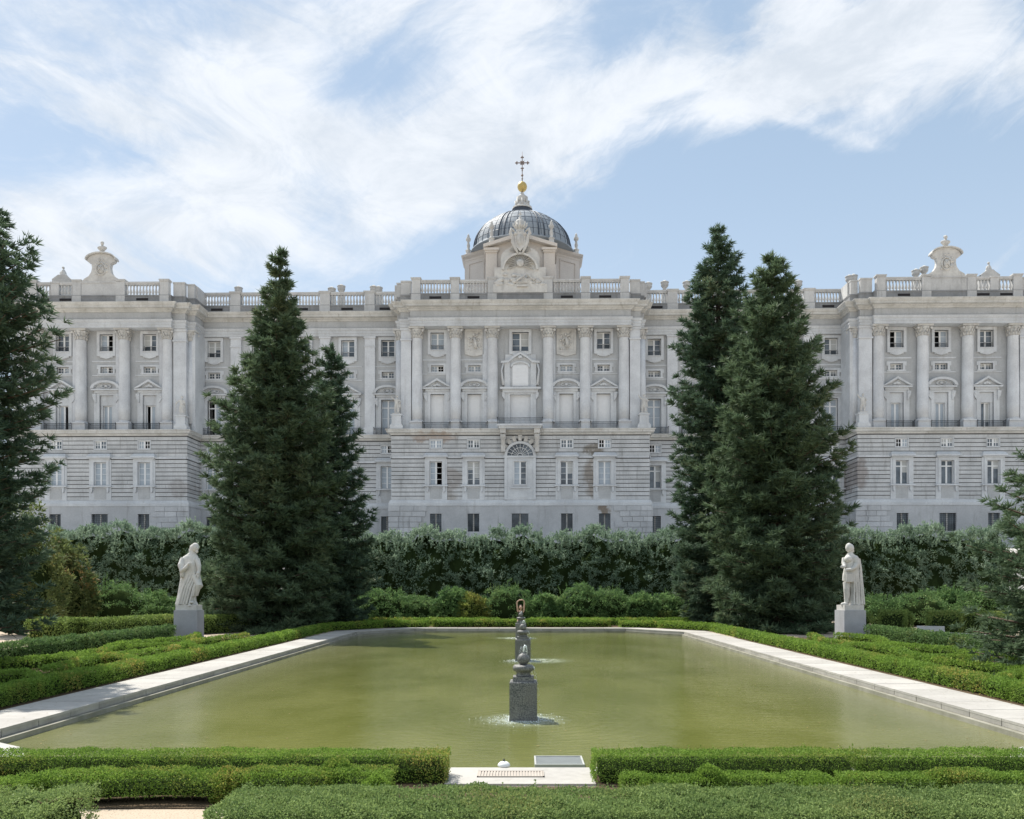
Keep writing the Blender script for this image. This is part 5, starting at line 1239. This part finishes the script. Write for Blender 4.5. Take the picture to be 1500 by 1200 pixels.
# --- tall clipped blocks
box_hedge([(-18.6, 31.3), (-17.0, 31.3)], 1.2, 1.02, .07, F_CUBE, 'chest-high light green clipped hedge end facing the viewer at the far left', 'tall clipped hedges', seed=51)
box_hedge([(-16.95, 31.5), (-15.3, 37.2)], .9, .98, .07, F_CUBE, 'chest-high clipped hedge running back behind the left dark hedge', 'tall clipped hedges', seed=52)
box_hedge([(-15.2, 38.5), (-12.5, 44)], .8, .85, .08, F_CUBE, 'clipped hedge half hidden behind the left statue pedestal', 'tall clipped hedges', seed=53)
for i, (a_, b_, w_, h_, lab) in enumerate((((16.0, 40.5), (17.3, 40.6), .8, .9, 'narrow clipped hedge just right of the right statue'), ((16.95, 38.7), (18.0, 38.1), 1.3, 1.12, 'square clipped hedge block left of the stone steps'),
        ((18.05, 39.0), (18.6, 38.9), .8, 1.0, 'recessed dark clipped hedge behind the stone steps'), ((18.35, 36.9), (19.6, 36.4), 1.3, 1.13, 'square clipped hedge block right of the stone steps'), ((19.7, 36.7), (21.8, 36.2), 1.0, 1.1, 'clipped hedge block reaching the small right fir'))):
    box_hedge([a_, b_], w_, h_, .075, F_CUBE, lab, 'tall clipped hedges', seed=60+i)
mb = MB()
def wallcap(x, y, rz, L, lab):
    g = empty('garden_curb', (x, y, 0), lab, 'curb', 'pale stone curbs behind the hedges', rz=rz); n = max(2, round(L/.9))
    for i in range(n):
        mb = MB(); mb.box(-L/2+L*i/n+.005, -L/2+L*(i+1)/n-.005, -.16, .16, -.05, .34+rs.uniform(-.004, .004)); mb.build('stone', M_COPE, g)
wallcap(16.6, 34.6, R(-55), 4.6, 'pale stone curb beyond the right dark hedge, left of the steps'); wallcap(18.8, 31.6, R(-45), 3.4, 'pale stone curb beyond the right dark hedge, right of the steps')
wallcap(-17.6, 24.8, R(80), 3.0, 'pale stone curb beyond the left dark hedge')
g = empty('stone_steps', (17.75, 35.4, 0), 'pinkish stone block step between two clipped hedges at the right', 'steps', rz=R(-25))
for i in range(3):
    mb = MB(); mb.box(-.55, .55, .28*i, .28*i+.27, -.05, .16*(i+1)); mb.build('step', M_CORN, g)
g = empty('stone_bench', (-16.6, 24.1, 0), 'pale stone bench at the left edge below the dark fir', 'bench', rz=R(4))
mb = MB(); mb.box(-.95, .95, -.28, .28, .40, .50); mb.build('seat', M_COPE, g)
for s_ in (-1, 1): mb = MB(); mb.box(s_*.7-.09, s_*.7+.09, -.22, .22, -.03, .398); mb.build('leg', M_COPE, g)
mb = MB(); mb.box(-.95, .95, .30, .42, -.03, .75); mb.build('backrest', M_COPE, g)
# --- far beds
for i, (xa, xb, y, w_, h_, lf, m_, lab) in enumerate(((-4.9, 5.0, 45.5, .6, .42, .075, F_BOX, 'low bright hedge right behind the middle of the far pool edge'), (-8.6, -5.0, 44.9, .7, .38, .075, F_BOX, 'low bright hedge at the far left corner of the pool'),
        (5.4, 8.9, 44.7, .6, .36, .075, F_BOX, 'low bright hedge at the far right corner of the pool'), (-10.5, -1.2, 47.2, .6, .42, .085, F_BOX, 'second low hedge row behind the far pool edge, left part'), (.6, 9.8, 47.2, .6, .42, .085, F_BOX, 'second low hedge row behind the far pool edge, right part'),
        (-6.2, 5.6, 49.8, .6, .62, .09, F_CUBE, 'thin clipped hedge in front of the shrubs behind the pool'), (7.5, 10.3, 49.4, .8, .75, .09, F_CUBE, 'short clipped hedge beside the right firs'))):
    box_hedge([(xa, y), (xb, y)], w_, h_, lf, m_, lab, 'low hedges behind the pool', 1.0, seed=80+i)
for sg, wd in ((-1, 'left'), (1, 'right')):
    box_hedge([(sg*9.75, 41.1), (sg*7.6, 44.3)], .6, .38, .07, F_BOX, 'slanting low hedge round the far %s pool corner' % wd, 'low hedges behind the pool', 1.0, seed=90)
# --- near beds
box_hedge([(-9, 9.46), (-.82, 9.46)], .52, .31, .021, F_BOX, 'low bright hedge left of the pale landing, in front of the pool', 'near box hedges', .85, seed=101, shoots=.25)
box_hedge([(.84, 9.46), (3.82, 9.46)], .52, .31, .021, F_BOX, 'low bright hedge right of the pale landing, up to the yellowed gap', 'near box hedges', .85, seed=102, shoots=.25)
box_hedge([(3.86, 9.42), (9, 9.46)], .50, .31, .021, F_BOX, 'low bright hedge at the right beyond the yellowed gap', 'near box hedges', .85, seed=103, shoots=.25)
box_hedge(wavy(-4.95, 8.5, -1.35, 8.62, .05, 2.2), .44, .29, .022, F_BOX, 'second low box hedge on bare stems behind the sandy path', 'near box hedges', .9, seed=104, rough=1.5, legs=True)
box_hedge([(-5.0, 8.5), (-5.35, 7.9), (-5.8, 7.75)], .42, .28, .022, F_BOX, 'curved box hedge joining the leftmost foreground clump', 'near box hedges', .9, seed=108, rough=1.5)
box_hedge(wavy(1.05, 8.55, 3.2, 8.6, .06, 1.5), .36, .25, .022, F_BOX, 'thin second box hedge right of the landing', 'near box hedges', .9, seed=105, rough=2)
box_hedge(wavy(3.3, 8.5, 8.2, 8.6, .05, 2.5), .36, .27, .022, F_BOX, 'thin second box hedge at the lower right', 'near box hedges', .9, seed=106, rough=1.6)
box_hedge([(-2.5, 6.95), (8.0, 6.95)], 1.05, .42, .023, F_BOXG, 'broad grey-green box hedge across the bottom foreground', 'near box hedges', 1.3, seed=107, rough=1.2, shoots=.5)
box_hedge([(-7.0, 7.05), (-3.86, 7.0)], 1.1, .41, .023, F_BOXG, 'rounded grey-green box clump in the bottom left corner', 'near box hedges', .9, seed=109, rough=2.0, shoots=.2)
def knob(x, y, r, h, lab, sd):
    rng = np.random.default_rng(sd); root = empty('box_shrub', (x, y, -.02), lab, 'shrub', 'small rounded box shrubs'); n = 5500
    d = rng.normal(size=(n, 3)); d[:, 2] = np.abs(d[:, 2]); d /= np.linalg.norm(d, axis=1, keepdims=True)
    P = d*np.array([r, r, h])*(.86+.14*rng.random(n))[:, None]; P += d*(lump(P, 9, sd)*.03)[:, None]
    leaf_object('leaves', P, d*.8+rng.normal(size=(n, 3))*.5+[0, 0, .4], .024*rng.uniform(.7, 1.2, n), .014, F_BOX, root, rng, kind='stuff')
    mb = MB(); mb.ball((0, 0, h*.35), .8, (r*.95, r*.95, h*.6), 12, 8); mb.build('core_shade', F_CORE, root)  # dark ball painting the shade behind the leaves
for i, (x, y, r, h, lab) in enumerate(((-1.95, 8.75, .22, .40, 'small round box shrub near the right end of the second left hedge'), (-1.45, 8.2, .2, .34, 'small box shrub just in front of the first left hedge end'), (-3.0, 8.55, .22, .35, 'small box shrub rising from the middle of the second left hedge'),
        (1.95, 8.45, .24, .38, 'bright round box shrub right of the landing'), (1.35, 8.3, .2, .31, 'small box shrub close to the right of the landing'), (3.05, 8.3, .24, .31, 'small box shrub under the yellowed gap'), (4.4, 8.55, .2, .33, 'small box shrub at the right between the near hedges'))):
    knob(x, y, r, h, lab, 200+i)

# --- conifers
def conifer(x, y, z0, h, prof, label, mat, nb=420, tufts=15, shoots=13, sl=.36, sw=.068, seed=1, lean=0.0, group='dark firs round the garden', tipup=.35, lumpy=.17, base=.0, name='fir_tree'):
    rng = np.random.default_rng(seed); root = empty(name, (x, y, z0), label, 'tree', group)
    ts = np.array([q[0] for q in prof]); rs_ = np.array([q[1] for q in prof])
    dense = np.linspace(0, .985, 400); wgt = np.interp(dense, ts, rs_)+.35; cdf = np.cumsum(wgt); cdf /= cdf[-1]
    tb = np.interp((np.arange(nb)+rng.random(nb)*.8)/nb, cdf, dense); tb = base+(1-base)*tb; wh = .5/h*(h/18)**.5; tb = np.clip(np.round(tb/wh)*wh+rng.normal(size=nb)*.13*wh, .005, .985)
    az = np.arange(nb)*2.39996+rng.random(nb)*.7
    lob = 1+lumpy*(np.sin(az*2+tb*9+seed)*.5+np.sin(az*3-tb*17+seed*2)*.35+np.sin(tb*46+az+seed)*.45)
    Rb = np.interp(tb, ts, rs_)*lob*rng.uniform(.78, 1.08, nb)
    Ps, Ds, Ls = [], [], []; tm = MB()
    for i in range(nb):
        t = tb[i]; r = max(.25, Rb[i]); a = az[i]; dirv = np.array([math.cos(a), math.sin(a)])
        el = .62*t-.18+rng.normal()*.05; zb = h*t
        k = max(5, int(tufts*min(1.3, .45+r/3.2))); f = 1-(1-np.linspace(.22 if r > 1 else .1, 1, k)**1.1)
        f = np.clip(f+rng.normal(size=k)*.03, .1, 1.02)
        side = rng.uniform(-1, 1, k)*(1.08-f)*r*.36+rng.normal(size=k)*.03*r
        zz = zb+f*r*math.sin(el)-.10*r*np.sin(f*math.pi)+tipup*.25*r*f**3+rng.normal(size=k)*.05
        px_c = dirv[0]*f*r*math.cos(el)-dirv[1]*side; py_c = dirv[1]*f*r*math.cos(el)+dirv[0]*side
        C = np.c_[px_c+lean*zz/h, py_c, zz]
        m = shoots; P = np.repeat(C, m, axis=0); nn = len(P)
        out = np.repeat(np.c_[np.full(k, dirv[0])-dirv[1]*side/r*1.3, np.full(k, dirv[1])+dirv[0]*side/r*1.3, np.full(k, .12)], m, axis=0)
        g = rng.normal(size=(nn, 3)); g /= np.linalg.norm(g, axis=1, keepdims=True); D = out*.62+g*np.array([.8, .8, .42])+np.array([0, 0, .20])
        D /= np.linalg.norm(D, axis=1, keepdims=True)
        P = P+D*(sl*.55*rng.random(nn))[:, None]*np.array([1, 1, .7])
        Ps.append(P); Ds.append(D+rng.normal(size=(nn, 3))*.22); Ls.append(sl*rng.uniform(.5, 1.05, nn)*(.75+.25*min(1, r)))
        if i % 2 == 0 or r > 1.2:
            e = .9*r; tm.tube([(lean*zb/h, 0, zb), (dirv[0]*e*.5+lean*zb/h, dirv[1]*e*.5, zb+.5*e*math.sin(el)-.08*r), (dirv[0]*e+lean*zb/h, dirv[1]*e, zb+e*math.sin(el))], [.02+.012*r, .015+.008*r, .008], 4)
    n = 160; zt_ = h*(1-.06*rng.random(n)); P = np.c_[rng.normal(size=(n, 2))*.06, zt_]; P[:, 0] += lean
    Ps.append(P); Ds.append(np.c_[rng.normal(size=(n, 2))*.6, np.full(n, .9)]); Ls.append(np.full(n, sl*.8))
    P = np.concatenate(Ps); D = np.concatenate(Ds); L = np.concatenate(Ls); P[:, 2] = np.maximum(P[:, 2], .05)
    leaf_object('crown', P, D, L, sw*rng.uniform(.7, 1.2, len(P)), mat, root, rng, .05, tri=True)
    tm.build('branches', M_BARK, root)['kind'] = 'stuff'
    mb = MB(); mb.tube([(0, 0, -.1), (lean*.3, 0, h*.3), (lean*.7, 0, h*.7), (lean, 0, h*.97)], [.36*h/18, .26*h/18, .12*h/18, .02], 10); mb.build('trunk', M_BARK, root)
    return root
def PX(px, D): return (px-762)*D/1200
def PZ(py, D): return 2.2+(860-py)*D/1200
D = 42; conifer(PX(400, D), D, 0, PZ(368, D)+.1, [(0,3.2),(.08,3.5),(.25,3.45),(.4,3.2),(.52,2.8),(.62,2.3),(.72,1.8),(.8,1.2),(.87,.75),(.93,.5),(1,.1)], 'tallest dark green fir at the left, standing right behind the left statue', F_FIR, nb=430, tufts=14, shoots=34, seed=3, lean=.35)
D = 46; conifer(PX(486, D), D, 0, PZ(505, D), [(0,2.4),(.2,2.4),(.5,1.85),(.75,1.25),(.93,.6),(1,.1)], 'darker shorter fir tucked behind the right side of the tall left fir', F_FIR2, nb=230, tufts=12, shoots=30, seed=4)
D = 47; conifer(PX(1052, D), D, 0, PZ(333, D)+.1, [(0,2.2),(.1,2.4),(.3,2.45),(.5,2.5),(.65,2.4),(.75,2.1),(.83,1.5),(.9,1.05),(.96,.55),(1,.1)], 'slender tallest fir of the right pair, at the back left', F_FIR2, nb=380, tufts=13, shoots=32, seed=5)
D = 41; conifer(PX(1140, D), D, 0, PZ(376, D)+.1, [(0,2.8),(.1,3.1),(.3,3.15),(.45,3.1),(.6,2.75),(.72,2.15),(.82,1.5),(.9,1.0),(.96,.6),(1,.15)], 'broad dark fir of the right pair, beside the right statue', F_FIR, nb=430, tufts=14, shoots=34, seed=6, lean=-.35)
D = 21; conifer(PX(-42, D), D, 0, PZ(268, D), [(0,1.4),(.15,1.6),(.35,1.65),(.5,1.7),(.62,1.75),(.7,1.7),(.8,1.5),(.9,1.0),(1,.1)], 'very dark fir cut off by the left edge of the view', F_FIR2, nb=380, tufts=15, shoots=26, sl=.22, sw=.042, seed=8, tipup=.7, lumpy=.3, base=.10)
D = 20; conifer(PX(1560, D), D, 0, PZ(600, D), [(0,2.1),(.12,2.25),(.4,2.15),(.58,1.6),(.72,1.15),(.85,.7),(1,.1)], 'small fir with drooping boughs at the right edge of the view', F_FIR, nb=200, tufts=14, shoots=26, sl=.20, sw=.042, seed=9, tipup=.2, lumpy=.35, base=.03)

# --- leafy clumps: each clump a burst of leaves round a centre on the plant's surface
def bursts(C, N, k, r, L, rng, up=.35):
    n = len(C)*k; P = np.repeat(C, k, axis=0); Nn = np.repeat(N, k, axis=0)
    d = rng.normal(size=(n, 3)); d /= np.linalg.norm(d, axis=1, keepdims=True); d += Nn*.6; d[:, 2] += up; d /= np.linalg.norm(d, axis=1, keepdims=True)
    P = P+d*(r*rng.random(n)**.6)[:, None]; return P, d+rng.normal(size=(n, 3))*.6, L*rng.uniform(.65, 1.25, n)
def shrub(x, y, rx, ry, h, mat, label, L=.12, n=260, k=26, seed=0, spikes=0, group='shrubs below the tall hedge', name='leafy_shrub', z0=0, W=.45, r=.22):
    rng = np.random.default_rng(seed); root = empty(name, (x, y, z0-.02), label, 'shrub', group)
    d = rng.normal(size=(n, 3)); d[:, 2] = np.abs(d[:, 2])*.9; d /= np.linalg.norm(d, axis=1, keepdims=True)
    sc = 1+.14*lump(d*3, 1.0, seed)+rng.normal(size=n)*.05
    C = np.c_[d[:, 0]*rx, d[:, 1]*ry, .15*h+d[:, 2]*h*.78]*sc[:, None]; C[:, 2] = np.maximum(C[:, 2], .1)
    P, D_, LL = bursts(C, d, k, r, L, rng)
    if spikes:
        Q, E, M_ = [], [], []
        for i in range(spikes):
            bx, by = rng.normal()*rx*.45, rng.normal()*ry*.3-.1; bz = h*(.75-.25*(abs(bx)/rx)); ht = h*rng.uniform(.25, .5); lx = bx/rx*.4
            m = 34; f = rng.random(m); q = np.c_[bx+lx*ht*f, np.full(m, by), bz+ht*f]; e = rng.normal(size=(m, 3))*.55+[lx, 0, .9]; Q.append(q); E.append(e); M_.append(L*(1.2-.5*f))
        P = np.concatenate([P]+Q); D_ = np.concatenate([D_]+E); LL = np.concatenate([LL]+M_)
    leaf_object('leaves', P, D_, LL, LL*W*1.2, mat, root, rng, kind='stuff', tri=True)
    mb = MB(); mb.ball((0, 0, h*.42), 1, (rx*.68, ry*.68, h*.42), 14, 10); mb.build('core_shade', F_CORE, root)  # solid dark middle, inner shade put into its colour
    return root
def tall_hedge(xa, xb, y, top, label, seed):
    rng = np.random.default_rng(seed); w_ = 2.6; L = xb-xa; root = empty('tall_hedge', ((xa+xb)/2, y, -.02), label, 'hedge', 'tall loose hedge in front of the palace')
    cx_ = (xa+xb)/2
    def surf(xx, zz):
        return .30*np.sin(xx*1.3+zz*.9+seed)+.22*np.sin(xx*2.9-zz*1.7)+.2*np.sin(zz*3.1+xx*.7)
    n1 = int(L*top*8.0); X = rng.uniform(xa, xb, n1); Z = rng.random(n1)**.9*top; Y = y-w_/2-surf(X, Z)*.8+2.1*(Z/top)**3.2; C1 = np.c_[X, Y, Z]; N1 = np.tile([0, -1., .15], (n1, 1))
    n2 = int(L*w_*10); X = rng.uniform(xa, xb, n2); Yo = rng.uniform(-w_/2+1.2, w_/2, n2); tz = top+.28*np.sin(X*1.1+seed)+.22*np.sin(X*2.7+Yo)+rng.normal(size=n2)*.16-.25*(np.abs(Yo)/(w_/2))**3; C2 = np.c_[X, y+Yo, tz]; N2 = np.tile([0, -.1, 1.], (n2, 1))
    P, D_, LL = bursts(np.concatenate([C1, C2]), np.concatenate([N1, N2]), 24, .24, .155, rng, up=.35)
    # upright shoots standing out of the top and upper face
    m = int(L*16); X = rng.uniform(xa, xb, m); Yo = rng.uniform(-w_/2-.2, w_/2*.6, m); k = 26
    zt_ = top+.25*np.sin(X*1.1+seed)+.2*np.sin(X*2.7)-1.1*np.clip((-Yo-w_/2+1.6)/1.8, 0, 1)**1.5
    f = rng.random((m, k)); ht = rng.uniform(.35, .8, m)[:, None]; lx = rng.normal(size=m)[:, None]*.25
    Q = np.stack([X[:, None]+lx*f*ht, (y+Yo)[:, None]-.1*f, zt_[:, None]-.15+f*ht], -1).reshape(-1, 3)
    E = rng.normal(size=Q.shape)*.5+[0, -.1, .85]
    P = np.concatenate([P, Q]); D_ = np.concatenate([D_, E]); LL = np.concatenate([LL, .15*rng.uniform(.6, 1.2, len(Q))])
    P[:, 0] -= cx_; P[:, 1] -= y; P[:, 2] = np.maximum(P[:, 2], .05)
    leaf_object('leaves', P, D_, LL, LL*.5, F_LAUR, root, rng, kind='stuff', tri=True)
    mb = MB(); xs = np.arange(xa+.3, xb-.3, .28); vv = []; nr = 12          # dark core painting the inner shade, following the outer surface
    for x_ in xs:
        for r_ in range(nr+1):
            if r_ <= 8:
                z_ = top*.93*r_/8; y_ = -w_/2-float(surf(x_, z_))*.8+2.1*(z_/top)**3.2+.42
            else:
                f_ = (r_-8)/4; y_ = -w_/2+2.0+(w_-2.2)*f_; z_ = top+.28*math.sin(x_*1.1+seed)+.22*math.sin(x_*2.7+y_)-.42
            vv.append((x_-cx_+.12*math.sin(r_*2.3+x_*5), y_+.08*math.sin(x_*7+r_), z_+.07*math.sin(x_*9+r_*3)))
    m_ = nr+1; mb.add(vv, [(i*m_+k_i, i*m_+k_i+1, (i+1)*m_+k_i+1, (i+1)*m_+k_i) for i in range(len(xs)-1) for k_i in range(nr)]); mb.build('core_shade', F_CORE, root)
tall_hedge(-32.5, -16.0, 56.0, PZ(778, 56), 'tall loose leafy hedge left of the big left fir, below the palace', 1)
tall_hedge(-15.9, 14.5, 55.4, PZ(785, 55.4), 'tall loose leafy hedge between the firs, closing the garden under the palace', 2)
tall_hedge(14.6, 33.5, 55.8, PZ(781, 55.8), 'tall loose leafy hedge right of the right firs, below the palace', 3)
SH = [(560,50.6,1.9,2.1,F_SHRB,0,'dark rounded shrub beside the left firs'), (612,51.0,1.5,1.8,F_SHRB,0,'low dark green shrub left of the yellowish one'), (664,50.5,1.3,1.9,F_SHRB,0,'round green shrub touching the yellowish one on its left'), (692,50.0,1.0,1.75,F_YELL,0,'yellowish green shrub left of the pool axis'),
      (742,50.6,1.45,2.25,F_SHRB,12,'shrub with upright pale shoots behind the fountains'), (800,50.6,1.3,1.95,F_SHRB,3,'rounded green shrub just right of the fountains'), (850,50.8,1.4,2.1,F_SHRB,3,'light green shrub in the middle right of the bed'), (893,51.0,1.4,2.2,F_SHRB,5,'tallest light shrub in the right half of the bed'), (938,50.8,1.3,1.7,F_SHRB,0,'low shrub with pale leaves right of the bed middle'), (978,51.3,1.5,2.0,F_SHRB,5,'shrub with tall shoots beside the right firs'),
      (165,44.5,1.9,2.3,F_SHRB,14,'large pale shrub with upright shoots behind the left clipped hedge'), (222,46.0,1.5,1.9,F_SHRB,6,'shrub with thin shoots left of the left statue'), (255,47.0,1.0,1.5,F_SHRB,2,'small shrub right behind the left statue'), (120,46.5,1.3,1.6,F_BROWN,0,'low brownish shrub in front of the magnolia'), (60,46,1.5,1.3,F_BROWN,0,'low shrub with tan flowers below the left fir'),
      (1290,47.0,1.6,1.7,F_SHRB,5,'shrub right behind the right statue'), (1345,46.5,1.6,1.85,F_SHRB,0,'rounded shrub left of the shooting one at the right'), (1395,47.5,1.7,2.3,F_SHRB,14,'shrub with upright light shoots behind the right clipped hedges'), (1440,45.5,1.5,1.9,F_SHRB,2,'shrub partly behind the small right fir'), (1490,45.5,1.7,1.9,F_SHRB,0,'shrub behind the small right fir at the edge')]
for i, (px, y, rx, h_, m_, spk, lab) in enumerate(SH):
    y -= .9 if y > 49 else 0
    shrub(PX(px, y), y, rx*(1.0, 1.15, .9)[i % 3], rx*.8, h_*(1.0, .88, 1.08, .95)[i % 4], m_, lab, seed=300+i, spikes=spk+3, L=(.13, .10, .16)[i % 3], n=230, k=25)
mg = shrub(PX(84, 43), 43, 1.8, 1.6, 4.5, F_BROWN, 'tall magnolia with brownish leaves beside the left fir', L=.2, n=420, k=20, seed=400, group='broadleaf trees by the left fir', name='magnolia_tree', r=.3); mg['category'] = 'tree'
mg = shrub(PX(28, 38), 38, 1.8, 1.6, 6.3, F_BROWN, 'olive-brown broadleaf tree just behind the left fir', L=.17, n=420, k=20, seed=401, group='broadleaf trees by the left fir', name='broadleaf_tree', r=.3); mg['category'] = 'tree'
